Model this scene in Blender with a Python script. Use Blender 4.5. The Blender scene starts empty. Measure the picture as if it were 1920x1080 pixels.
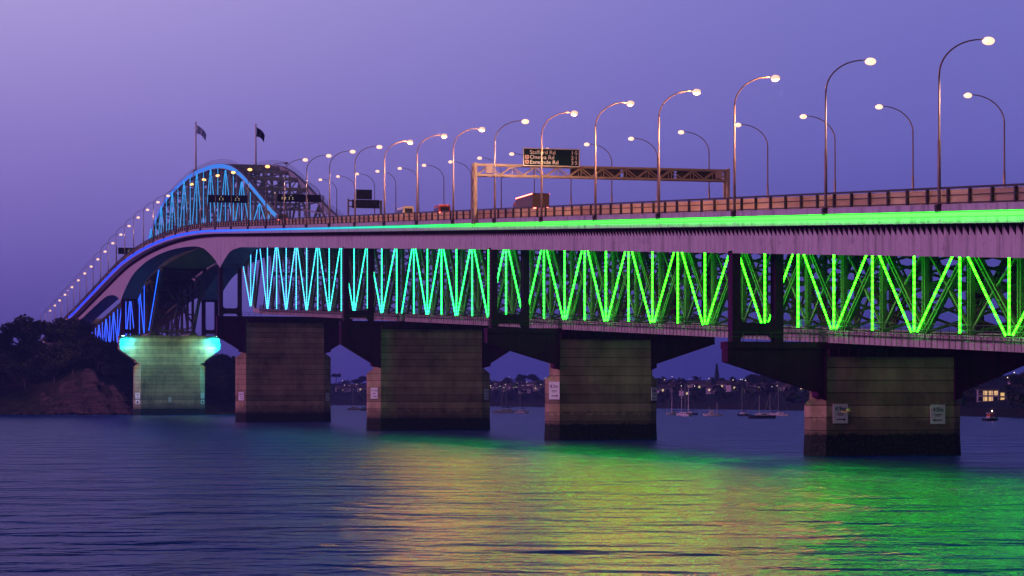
import bpy, math, random
from mathutils import Vector, Matrix
random.seed(7)
R = math.radians
sc = bpy.context.scene
COL = sc.collection

# ---------------------------------------------------------------- camera
# world: Y runs along the bridge (north), X across it (east), Z up, water at 0; metres
CAMLOC = Vector((-90.7, 23.65, 6.3))
cam_d = bpy.data.cameras.new('camera'); cam = bpy.data.objects.new('camera', cam_d); COL.objects.link(cam)
cam.location = CAMLOC
cam.rotation_euler = (R(90), 0, -math.atan2(1236., 4740.))
cam_d.sensor_width = 36; cam_d.lens = 36 * 4740 / 1920.
cam_d.shift_y = (745 - 540) / 1920.
cam_d.clip_start = 1; cam_d.clip_end = 30000
sc.camera = cam

# ---------------------------------------------------------------- world, sun, exposure
def nn(nt, t, **kw):
    n = nt.nodes.new(t)
    for k, v in kw.items(): setattr(n, k, v)
    return n
def L(nt, a, b): nt.links.new(a, b)
def ramp(nt, stops, interp='LINEAR'):
    n = nt.nodes.new('ShaderNodeValToRGB'); cr = n.color_ramp; cr.interpolation = interp
    cr.elements[0].position = stops[0][0]; cr.elements[0].color = (*stops[0][1], 1)
    cr.elements[1].position = stops[-1][0]; cr.elements[1].color = (*stops[-1][1], 1)
    for p, c in stops[1:-1]:
        e = cr.elements.new(p); e.color = (*c, 1)
    return n
def math_n(nt, op, a, b=None, clamp=False):
    n = nt.nodes.new('ShaderNodeMath'); n.operation = op; n.use_clamp = clamp
    for i, v in enumerate((a, b)):
        if v is None: continue
        if isinstance(v, (int, float)): n.inputs[i].default_value = v
        else: nt.links.new(v, n.inputs[i])
    return n.outputs[0]
def s2l(r, g, b):
    f = lambda c: (c/255/12.92) if c <= 10 else ((c/255+.055)/1.055)**2.4
    return (f(r), f(g), f(b))

world = bpy.data.worlds.new("World"); sc.world = world; world.use_nodes = True
wt = world.node_tree; wt.nodes.clear()
wo = nn(wt, 'ShaderNodeOutputWorld'); bg = nn(wt, 'ShaderNodeBackground')
tc = nn(wt, 'ShaderNodeTexCoord'); sx = nn(wt, 'ShaderNodeSeparateXYZ'); L(wt, tc.outputs['Generated'], sx.inputs[0])
# dusk: elevation bands, warmer and paler towards the west (where the sun went down), darker to the south
el = math_n(wt, 'MAXIMUM', sx.outputs['Z'], 0.0)
e_ramp = ramp(wt, [(0.0, s2l(66, 70, 164)), (0.05, s2l(86, 82, 172)), (0.10, s2l(110, 106, 192)), (0.16, s2l(124, 120, 202)),
                   (0.23, s2l(64, 70, 146)), (0.32, s2l(30, 42, 104)), (0.6, s2l(16, 26, 76)), (1.0, s2l(10, 16, 52))])
L(wt, el, e_ramp.inputs[0])
w_ramp = ramp(wt, [(0.0, s2l(100, 82, 176)), (0.05, s2l(122, 104, 190)), (0.10, s2l(150, 132, 210)), (0.16, s2l(182, 166, 228)),
                   (0.22, s2l(66, 66, 138)), (0.32, s2l(28, 40, 100)), (0.6, s2l(16, 26, 76)), (1.0, s2l(10, 16, 52))])
L(wt, el, w_ramp.inputs[0])
# azimuth weight: 0 right of the frame, 1 at its left edge and beyond
hl = math_n(wt, 'SQRT', math_n(wt, 'ADD', math_n(wt, 'MULTIPLY', sx.outputs['X'], sx.outputs['X']), math_n(wt, 'MULTIPLY', sx.outputs['Y'], sx.outputs['Y'])))
ax = math_n(wt, 'DIVIDE', sx.outputs['X'], math_n(wt, 'MAXIMUM', hl, 1e-4))
ay = math_n(wt, 'DIVIDE', sx.outputs['Y'], math_n(wt, 'MAXIMUM', hl, 1e-4))
mr = nn(wt, 'ShaderNodeMapRange'); mr.interpolation_type = 'SMOOTHSTEP'
L(wt, ax, mr.inputs[0]); mr.inputs[1].default_value = 0.44; mr.inputs[2].default_value = -0.02
mr.inputs[3].default_value = 0; mr.inputs[4].default_value = 1
mixc = nn(wt, 'ShaderNodeMix', data_type='RGBA')
L(wt, mr.outputs[0], mixc.inputs[0]); L(wt, e_ramp.outputs[0], mixc.inputs[6]); L(wt, w_ramp.outputs[0], mixc.inputs[7])
ms = nn(wt, 'ShaderNodeMapRange'); L(wt, ay, ms.inputs[0]); ms.inputs[1].default_value = -0.7; ms.inputs[2].default_value = 0.6
ms.inputs[3].default_value = 0.22; ms.inputs[4].default_value = 1.0
mul = nn(wt, 'ShaderNodeMix', data_type='RGBA', blend_type='MULTIPLY'); mul.inputs[0].default_value = 1
L(wt, mixc.outputs[2], mul.inputs[6]); L(wt, ms.outputs[0], mul.inputs[7])
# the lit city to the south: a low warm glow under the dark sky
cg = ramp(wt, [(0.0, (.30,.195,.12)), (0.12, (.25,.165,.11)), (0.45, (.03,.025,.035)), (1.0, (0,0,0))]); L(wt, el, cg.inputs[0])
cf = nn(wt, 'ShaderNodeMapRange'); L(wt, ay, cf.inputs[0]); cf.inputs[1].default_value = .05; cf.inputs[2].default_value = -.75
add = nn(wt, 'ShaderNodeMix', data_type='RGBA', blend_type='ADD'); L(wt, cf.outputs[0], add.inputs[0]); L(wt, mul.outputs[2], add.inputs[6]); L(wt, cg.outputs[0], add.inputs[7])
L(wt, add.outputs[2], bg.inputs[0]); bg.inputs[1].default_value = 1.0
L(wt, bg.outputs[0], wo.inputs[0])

sun_d = bpy.data.lights.new('dusk_glow', 'SUN'); sun = bpy.data.objects.new('dusk_glow', sun_d); COL.objects.link(sun)
sun_d.energy = 1.55; sun_d.angle = R(16); sun_d.color = (1.0, 0.37, 0.92)
sdir = Vector((1.0, 0.06, -0.20)).normalized()          # light travels east, just skimming the south faces
sun.rotation_euler = sdir.to_track_quat('-Z', 'Y').to_euler()
vs = sc.view_settings
vs.view_transform = 'Standard'; vs.look = 'None'; vs.exposure = 0; vs.gamma = 1; vs.use_curve_mapping = False
cy = sc.cycles
cy.use_denoising = True; cy.max_bounces = 5; cy.diffuse_bounces = 2; cy.glossy_bounces = 3; cy.transmission_bounces = 3
cy.sample_clamp_indirect = 6; cy.sample_clamp_direct = 0; cy.caustics_reflective = False; cy.caustics_refractive = False

# ---------------------------------------------------------------- profiles (digitised along the bridge)
def lerp_tab(tab, t):
    if t <= tab[0][0]: return tab[0][1]
    for (a, b), (c, d) in zip(tab, tab[1:]):
        if t <= c: return b + (d - b) * (t - a) / (c - a)
    return tab[-1][1]
def dzl(t): return min(1.7, max(0, (t-885)*.009))
def zf0(t):                                  # top of the fascia = road level of the near carriageway
    g1, g2 = .0607, -.048
    if t < 660: return 21.58 + g1*(t-204.6)
    z0 = 21.58 + g1*(660-204.6)
    if t < 930: return z0 + g1*(t-660) + (g2-g1)*(t-660)**2/540
    return z0 + g1*270 + (g2-g1)*135 + g2*(t-930)
def zf(t): return zf0(t) - dzl(t)
GB = [(150, -4.4), (360, -4.4), (524, -4.7), (632, -4.9), (645, -5.6), (652, -6.5), (660.5, -8.5), (667.4, -10.3), (673.6, -8.7), (684.8, -6.8), (696.7, -5.3),
      (709, -4.5), (721, -4.2), (744, -3.9), (775, -3.7), (805, -3.7), (834, -4.0), (858, -4.8), (877, -5.8), (895, -8.0), (905, -9.6),
      (916, -11.6), (922, -9.6), (935, -7.4), (949, -6.0), (965, -4.9), (985, -4.5), (1030, -4.2), (1095, -4.0)]
def zgb(t): return zf(t) + lerp_tab(GB, t)
def zb(t):                                   # foot of the light bars = top of the lower chord of the truss
    return 12.05 + .0397*(t-236) if t < 690 else 30.0
PIERS = [278.3, 383.5, 498.3, 667.9, 911.7]
XC = 17.0
TX0, TX1 = 11.1, 25.5                        # truss planes

# ---------------------------------------------------------------- mesh helpers
class MB:
    def __init__(self): self.v = []; self.f = []; self.m = []; self.cur = 0
    def face(self, ids): self.f.append(tuple(ids)); self.m.append(self.cur)
    def box(self, x0, x1, y0, y1, z0, z1):
        b = len(self.v)
        self.v += [(x0,y0,z0),(x1,y0,z0),(x1,y1,z0),(x0,y1,z0),(x0,y0,z1),(x1,y0,z1),(x1,y1,z1),(x0,y1,z1)]
        for q in ((0,3,2,1),(4,5,6,7),(0,1,5,4),(1,2,6,5),(2,3,7,6),(3,0,4,7)): self.face([b+i for i in q])
        return self
    def beam(self, p0, p1, w, h, up=(0,0,1)):
        p0 = Vector(p0); p1 = Vector(p1); d = (p1-p0)
        if d.length < 1e-6: return self
        d.normalize(); u = Vector(up)
        if abs(d.dot(u)) > .98: u = Vector((0,1,0))
        s = d.cross(u).normalized(); u = s.cross(d).normalized()
        b = len(self.v)
        for p in (p0, p1):
            for a, c in ((-1,-1),(1,-1),(1,1),(-1,1)): self.v.append(tuple(p + s*(a*w/2) + u*(c*h/2)))
        for q in ((3,2,1,0),(4,5,6,7),(0,1,5,4),(1,2,6,5),(2,3,7,6),(3,0,4,7)): self.face([b+i for i in q])
        return self
    def tube(self, pts, rads, n=8, caps=True):
        pts = [Vector(p) for p in pts]
        if isinstance(rads, (int, float)): rads = [rads]*len(pts)
        rings = []; prev = None
        for i, p in enumerate(pts):
            d = (pts[min(i+1, len(pts)-1)] - pts[max(i-1, 0)]).normalized()
            if prev is None:
                a = Vector((0,0,1)) if abs(d.z) < .9 else Vector((1,0,0))
                s = d.cross(a).normalized()
            else: s = (prev - d*prev.dot(d)).normalized()
            prev = s; u = d.cross(s)
            b = len(self.v); rings.append(b)
            for k in range(n):
                an = 2*math.pi*k/n
                self.v.append(tuple(p + (s*math.cos(an) + u*math.sin(an))*rads[i]))
        for a, b in zip(rings, rings[1:]):
            for k in range(n): self.face((a+k, a+(k+1)%n, b+(k+1)%n, b+k))
        if caps:
            self.face([rings[0]+k for k in range(n)][::-1]); self.face([rings[-1]+k for k in range(n)])
        return self
    def loft(self, secs, caps=True):          # list of equal-length closed rings
        n = len(secs[0]); st = []
        for s in secs:
            st.append(len(self.v)); self.v += [tuple(p) for p in s]
        for a, b in zip(st, st[1:]):
            for k in range(n): self.face((a+k, a+(k+1)%n, b+(k+1)%n, b+k))
        if caps:
            self.face([st[0]+k for k in range(n)][::-1]); self.face([st[-1]+k for k in range(n)])
        return self
    def prism_xz(self, poly, y0, y1):
        return self.loft([[(x,y0,z) for x,z in poly], [(x,y1,z) for x,z in poly]])
    def prism_xy(self, poly, z0, z1, top=None):
        return self.loft([[(x,y,z0) for x,y in poly], [(x,y,z1) for x,y in (top or poly)]])
    def blob(self, c, r, n=8, m=5):
        c = Vector(c); rx, ry, rz = r if hasattr(r, '__len__') else (r, r, r)
        secs = []
        for i in range(m+1):
            a = math.pi*i/m; k = max(math.sin(a), .02)
            secs.append([(c.x+rx*k*math.cos(2*math.pi*j/n), c.y+ry*k*math.sin(2*math.pi*j/n), c.z-rz*math.cos(a)) for j in range(n)])
        return self.loft(secs)
    def quad(self, a, b, c, d):
        i = len(self.v); self.v += [tuple(a), tuple(b), tuple(c), tuple(d)]; self.face((i,i+1,i+2,i+3)); return self
    def build(self, name, mat, parent=None, smooth=False):
        off = Vector((0,0,0)); p = parent
        while p is not None: off += p.location; p = p.parent
        me = bpy.data.meshes.new(name)
        me.from_pydata([(x-off.x, y-off.y, z-off.z) for x,y,z in self.v], [], self.f)
        mats = mat if isinstance(mat, (list, tuple)) else [mat]
        for m in mats: me.materials.append(m)
        if len(mats) > 1: me.polygons.foreach_set('material_index', self.m)
        if smooth: me.polygons.foreach_set('use_smooth', [True]*len(me.polygons))
        import bmesh
        bm = bmesh.new(); bm.from_mesh(me); bmesh.ops.recalc_face_normals(bm, faces=bm.faces); bm.to_mesh(me); bm.free()
        o = bpy.data.objects.new(name, me); COL.objects.link(o)
        if parent is not None: o.parent = parent
        return o
def tag(o, label, cat, group=None, kind=None):
    if label: o['label'] = label
    if cat: o['category'] = cat
    if group: o['group'] = group
    if kind: o['kind'] = kind
    return o
def thing(name, loc, label, cat, group=None, rz=0):
    o = bpy.data.objects.new(name, None); COL.objects.link(o); o.location = loc; o.rotation_euler = (0,0,rz)
    o.empty_display_size = .5
    return tag(o, label, cat, group)
CH = {}
def kids(o): return [c for c in bpy.data.objects if c.parent == o]
def dup(root, loc, rz=0, label=None, group=None, scale=None, tree=None):
    tree = tree or [(c, kids(c)) for c in kids(root)]
    r = root.copy(); COL.objects.link(r); r.location = loc; r.rotation_euler = (0,0,rz)
    if scale: r.scale = scale if hasattr(scale, '__len__') else (scale,)*3
    if label: r['label'] = label
    if group: r['group'] = group
    for c, gs in tree:
        a = c.copy(); COL.objects.link(a); a.parent = r
        for g in gs:
            b = g.copy(); COL.objects.link(b); b.parent = a
    return r
ORD = ['first','second','third','fourth','fifth','sixth','seventh','eighth','ninth','tenth','eleventh','twelfth','thirteenth','fourteenth','fifteenth',
       'sixteenth','seventeenth','eighteenth','nineteenth','twentieth']
def ordinal(i):
    if i < 20: return ORD[i]
    T = {2:'twenty', 3:'thirty', 4:'forty'}[(i+1)//10]
    k = (i+1) % 10
    return {2:'twentieth',3:'thirtieth',4:'fortieth'}[(i+1)//10] if k == 0 else T + '-' + ORD[k-1]

# ---------------------------------------------------------------- materials
def new_mat(name):
    m = bpy.data.materials.new(name); m.use_nodes = True; nt = m.node_tree
    b = nt.nodes['Principled BSDF']; return m, nt, b
def pos(nt):
    g = nn(nt, 'ShaderNodeNewGeometry'); s = nn(nt, 'ShaderNodeSeparateXYZ'); L(nt, g.outputs['Position'], s.inputs[0]); return g, s
def noise(nt, vec, scale, detail=4, rough=.55, stretch=None):
    n = nn(nt, 'ShaderNodeTexNoise'); n.inputs['Scale'].default_value = scale; n.inputs['Detail'].default_value = detail; n.inputs['Roughness'].default_value = rough
    if stretch:
        mp = nn(nt, 'ShaderNodeMapping'); mp.inputs['Scale'].default_value = stretch; L(nt, vec, mp.inputs[0]); L(nt, mp.outputs[0], n.inputs[0])
    else: L(nt, vec, n.inputs[0])
    return n.outputs[0]
def mixrgb(nt, f, a, b, mode='MIX'):
    m = nn(nt, 'ShaderNodeMix', data_type='RGBA', blend_type=mode)
    for s, v in ((0, f), (6, a), (7, b)):
        if isinstance(v, (int, float)): m.inputs[s].default_value = v
        elif isinstance(v, tuple): m.inputs[s].default_value = (*v, 1)
        else: L(nt, v, m.inputs[s])
    return m.outputs[2]
def simple(name, c, rough=.6, metal=0, var=.25, scale=.6, stretch=None, spec=.3):
    m, nt, b = new_mat(name); g, s = pos(nt)
    n = noise(nt, g.outputs['Position'], scale, 5, .6, stretch)
    r = ramp(nt, [(.3, tuple(x*(1-var) for x in c)), (.7, tuple(min(1, x*(1+var)) for x in c))]); L(nt, n, r.inputs[0])
    L(nt, r.outputs[0], b.inputs['Base Color']); b.inputs['Roughness'].default_value = rough; b.inputs['Metallic'].default_value = metal
    b.inputs['Specular IOR Level'].default_value = spec
    return m
def emit(name, c, strength, base=(0,0,0)):
    m, nt, b = new_mat(name); b.inputs['Base Color'].default_value = (*base, 1)
    b.inputs['Emission Color'].default_value = (*c, 1); b.inputs['Emission Strength'].default_value = strength
    return m
def led(name, stops, strength, t0, t1, dots=0):
    m, nt, b = new_mat(name); g, s = pos(nt)
    mp = nn(nt, 'ShaderNodeMapRange'); L(nt, s.outputs['Y'], mp.inputs[0]); mp.inputs[1].default_value = t0; mp.inputs[2].default_value = t1
    r = ramp(nt, [((t-t0)/(t1-t0), c) for t, c in stops]); L(nt, mp.outputs[0], r.inputs[0])
    b.inputs['Base Color'].default_value = (.05,.05,.05,1)
    L(nt, r.outputs[0], b.inputs['Emission Color'])
    if dots:
        w = math_n(nt, 'SINE', math_n(nt, 'MULTIPLY', s.outputs['Z'], 2*math.pi/dots))
        L(nt, math_n(nt, 'MULTIPLY', math_n(nt, 'MULTIPLY_ADD', w, .35), 1.0), b.inputs['Emission Strength'])
        k = nn(nt, 'ShaderNodeMapRange'); L(nt, w, k.inputs[0]); k.inputs[1].default_value = -1; k.inputs[2].default_value = 1
        k.inputs[3].default_value = strength*.55; k.inputs[4].default_value = strength*1.3
        L(nt, k.outputs[0], b.inputs['Emission Strength'])
    else: b.inputs['Emission Strength'].default_value = strength
    return m

def concrete_mat(name, tint=(.42,.30,.185), weather=1.0, joint=1.35):
    m, nt, b = new_mat(name); g, s = pos(nt); P = g.outputs['Position']
    big = noise(nt, P, .22, 6, .62); streak = noise(nt, P, .55, 6, .65, (1, 1, .15)); fine = noise(nt, P, 4, 4, .6)
    r = ramp(nt, [(.28, tuple(x*.45 for x in tint)), (.5, tint), (.75, tuple(min(1, x*1.45) for x in tint))]); L(nt, big, r.inputs[0])
    st = ramp(nt, [(.32, (.66,.64,.62)), (.6, (1,1,1))]); L(nt, streak, st.inputs[0])
    c = mixrgb(nt, .8*weather, r.outputs[0], st.outputs[0], 'MULTIPLY')
    # shutter joints
    fr = math_n(nt, 'FRACT', math_n(nt, 'DIVIDE', s.outputs['Z'], joint))
    jm = math_n(nt, 'LESS_THAN', fr, .07)
    c = mixrgb(nt, math_n(nt, 'MULTIPLY', jm, .85), c, (.025,.02,.015))
    band = nn(nt, 'ShaderNodeTexWhiteNoise', noise_dimensions='1D'); L(nt, math_n(nt, 'FLOOR', math_n(nt, 'DIVIDE', s.outputs['Z'], joint)), band.inputs['W'])
    bb = nn(nt, 'ShaderNodeMapRange'); L(nt, band.outputs[0], bb.inputs[0]); bb.inputs[3].default_value = .68; bb.inputs[4].default_value = 1.2
    c = mixrgb(nt, 1.0, c, bb.outputs[0], 'MULTIPLY')
    # tide marks: ragged dark weed and a damp band above it
    zz = math_n(nt, 'ADD', s.outputs['Z'], math_n(nt, 'MULTIPLY', math_n(nt, 'SUBTRACT', noise(nt, P, .9, 6, .7), .5), 3.0))
    wet = nn(nt, 'ShaderNodeMapRange'); L(nt, zz, wet.inputs[0]); wet.inputs[1].default_value = 4.3; wet.inputs[2].default_value = 3.7; wet.interpolation_type = 'SMOOTHSTEP'
    c = mixrgb(nt, math_n(nt, 'MULTIPLY', wet.outputs[0], .55), c, (.05,.04,.035))
    z2 = math_n(nt, 'ADD', s.outputs['Z'], math_n(nt, 'MULTIPLY', math_n(nt, 'SUBTRACT', noise(nt, P, 1.6, 5, .7), .5), 1.1))
    we2 = nn(nt, 'ShaderNodeMapRange'); L(nt, z2, we2.inputs[0]); we2.inputs[1].default_value = 2.5; we2.inputs[2].default_value = 2.2
    shell = ramp(nt, [(.45, (.010,.011,.010)), (.75, (.05,.05,.042))]); L(nt, fine, shell.inputs[0])
    c = mixrgb(nt, we2.outputs[0], c, shell.outputs[0])
    L(nt, c, b.inputs['Base Color']); b.inputs['Roughness'].default_value = .85; b.inputs['Specular IOR Level'].default_value = .2
    bp = nn(nt, 'ShaderNodeBump'); bp.inputs['Strength'].default_value = .5; bp.inputs['Distance'].default_value = .12
    L(nt, math_n(nt, 'ADD', fine, big), bp.inputs['Height']); L(nt, bp.outputs[0], b.inputs['Normal'])
    return m
def painted(name, c, streaks=.6, spec=.3):
    m, nt, b = new_mat(name); g, s = pos(nt); P = g.outputs['Position']
    st = noise(nt, P, .9, 5, .65, (1, 1, .07)); pt = noise(nt, P, .35, 6, .68)
    r = ramp(nt, [(.30, tuple(x*.5 for x in c)), (.48, c), (.6, tuple(min(1, x*1.12) for x in c)), (.72, tuple(min(1, x*.8) for x in c))]); L(nt, st, r.inputs[0])
    p = ramp(nt, [(.36, (.50,.50,.50)), (.45, (1,1,1)), (.55, (.80,.80,.80)), (.60, (1,1,1)), (.68, (.62,.62,.62))]); L(nt, pt, p.inputs[0])
    cc = mixrgb(nt, streaks, r.outputs[0], p.outputs[0], 'MULTIPLY')
    # welded plate seams
    fr = math_n(nt, 'FRACT', math_n(nt, 'DIVIDE', s.outputs['Y'], 3.05)); sm = math_n(nt, 'LESS_THAN', fr, .05)
    cc = mixrgb(nt, math_n(nt, 'MULTIPLY', sm, .22), cc, (.1,.09,.1))
    L(nt, cc, b.inputs['Base Color']); b.inputs['Roughness'].default_value = .6; b.inputs['Specular IOR Level'].default_value = spec
    return m

GREEN = (.035, 1.0, .022)
bar_stops = [(150,(.021,1,.0035)), (330,(.017,1,.004)), (400,(.008,.80,.016)), (450,(.005,.46,.05)), (500,(.005,.25,.085)), (550,(.006,.14,.105)), (610,(.009,.085,.125)), (700,(.009,.07,.15)),
             (900,(.0010,.012,.115)), (960,(.0030,.012,.125)), (1150,(.004,.011,.125))]
strip_stops = [(150,(.034,2.8,.026)), (235,(.030,2.4,.024)), (310,(.020,1.1,.018)), (365,(.017,.75,.016)), (398,(.006,.50,.028)), (425,(.003,.22,.06)), (460,(.002,.15,.085)), (512,(.0013,.085,.16)), (578,(.0008,.047,.28)),
               (663,(.0006,.028,.43)), (760,(.0004,.021,.50)), (900,(.0004,.017,.50)), (1150,(.0004,.015,.46))]
M = dict(
    concrete=concrete_mat('pier_concrete'),
    concrete2=concrete_mat('approach_concrete', (.24,.21,.19)),
    web=painted('girder_paint', (.50,.44,.47)),
    fascia=painted('fascia_paint', (.46,.44,.47), .4),
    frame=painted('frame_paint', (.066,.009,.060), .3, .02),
    archlit=simple('arch_lit_paint', (.30,.35,.36), .5, 0, .25, .5),  # truss paint made paler: cyan light on the arch put into the colour
    truss=simple('truss_paint', (.13,.085,.05), .5, 0, .25, .5),
    chord=painted('chord_paint', (.46,.36,.38), .6),
    rail=simple('railing_paint', (.06,.045,.045), .5, 0, .2),
    asphalt=simple('asphalt', (.05,.05,.052), .9, 0, .2, 2),
    pole=simple('galvanised_pole', (.30,.23,.21), .45, .3, .15, .8),
    gantry=simple('gantry_steel', (.42,.32,.26), .5, .2, .2, .8),
    black=simple('black_panel', (.012,.011,.010), .6, 0, .3, 1),
    panelback=simple('sign_back', (.05,.042,.03), .6, .2, .35, 1.2),
    white=simple('white_paint', (.78,.77,.78), .5, 0, .06, .6),
    signwhite=simple('sign_white', (.80,.79,.80), .6, 0, .06, .6),
    lettering=simple('sign_lettering', (.95,.95,.95), .6, 0, .02, .6),
    ink=simple('sign_ink', (.015,.015,.02), .6, 0, .1),
    signgreen=simple('sign_green', (.004,.022,.008), .8, 0, .25, .5, spec=.05),
    shield=simple('route_shield', (.70,.45,.42), .5, 0, .05),
    bars=led('light_bar_led', bar_stops, 22.0, 150, 1150, .62),
    strip=led('fascia_strip_led', strip_stops, 7.0, 150, 1150),
    archbars=emit('arch_bar_led', (.03,.34,.86), 1.3),
    arch=led('arch_strip_led', [(600,(.006,.30,.80)), (720,(.004,.23,.85)), (950,(.002,.12,.85))], 1.0, 600, 950),
    lamp_w=emit('lamp_lens_lit', (1, .60, .38), 1.15, (.8,.8,.8)),
    lamp_d=emit('lamp_lens_distant', (1, .58, .38), 1.7, (.8,.8,.8)),
    lamp_o=emit('sodium_lens_lit', (1, .46, .12), 3.0, (.8,.8,.8)),
    lamp_off=simple('lamp_lens_dark', (.2,.2,.2), .2),
)
# added translucent panels behind the railing, standing in for the traffic's warm light
def glowscreen_mat():
    m = bpy.data.materials.new('glow_screen'); m.use_nodes = True; nt = m.node_tree; nt.nodes.clear()
    o = nn(nt, 'ShaderNodeOutputMaterial'); t = nn(nt, 'ShaderNodeBsdfTranslucent'); d = nn(nt, 'ShaderNodeBsdfDiffuse'); mx = nn(nt, 'ShaderNodeMixShader')
    g, s = pos(nt)
    r = ramp(nt, [(.3, (.72,.55,.45)), (.7, (.92,.78,.66))]); L(nt, noise(nt, g.outputs['Position'], .25, 3, .5, (1,1,2)), r.inputs[0])
    L(nt, r.outputs[0], t.inputs[0]); L(nt, r.outputs[0], d.inputs[0]); mx.inputs[0].default_value = .22
    L(nt, t.outputs[0], mx.inputs[1]); L(nt, d.outputs[0], mx.inputs[2]); L(nt, mx.outputs[0], o.inputs[0])
    return m
M['glowscreen'] = glowscreen_mat()

# ---------------------------------------------------------------- water
def water_mat():
    m, nt, b = new_mat('harbour_water'); g, s = pos(nt); P = g.outputs['Position']
    b.inputs['Base Color'].default_value = (.0005,.060,.27,1); b.inputs['Specular Tint'].default_value = (.40,.76,1,1); b.inputs['IOR'].default_value = 1.33
    b.inputs['Roughness'].default_value = .25; b.inputs['Specular IOR Level'].default_value = .28
    mp = nn(nt, 'ShaderNodeMapping'); mp.inputs['Rotation'].default_value = (0,0,R(18)); L(nt, P, mp.inputs[0])
    n1 = noise(nt, mp.outputs[0], .36, 3, .5, (.8, 1.0, 1)); n2 = noise(nt, mp.outputs[0], .10, 2, .5, (.8, 1, 1)); n3 = noise(nt, mp.outputs[0], 1.3, 2, .5)
    h = math_n(nt, 'ADD', math_n(nt, 'ADD', math_n(nt, 'MULTIPLY', n1, .85), math_n(nt, 'MULTIPLY', n2, 2.2)), math_n(nt, 'MULTIPLY', n3, .07))
    bp = nn(nt, 'ShaderNodeBump'); bp.inputs['Strength'].default_value = 1.0; bp.inputs['Distance'].default_value = .95
    L(nt, h, bp.inputs['Height']); L(nt, bp.outputs[0], b.inputs['Normal'])
    return m
M['water'] = water_mat()
w = MB(); w.quad((-1500,-700,0), (2600,-700,0), (2600,5500,0), (-1500,5500,0))
tag(w.build('water', M['water']), 'dark harbour water with long-exposure ripples and coloured reflections', None, None, 'structure')

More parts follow.
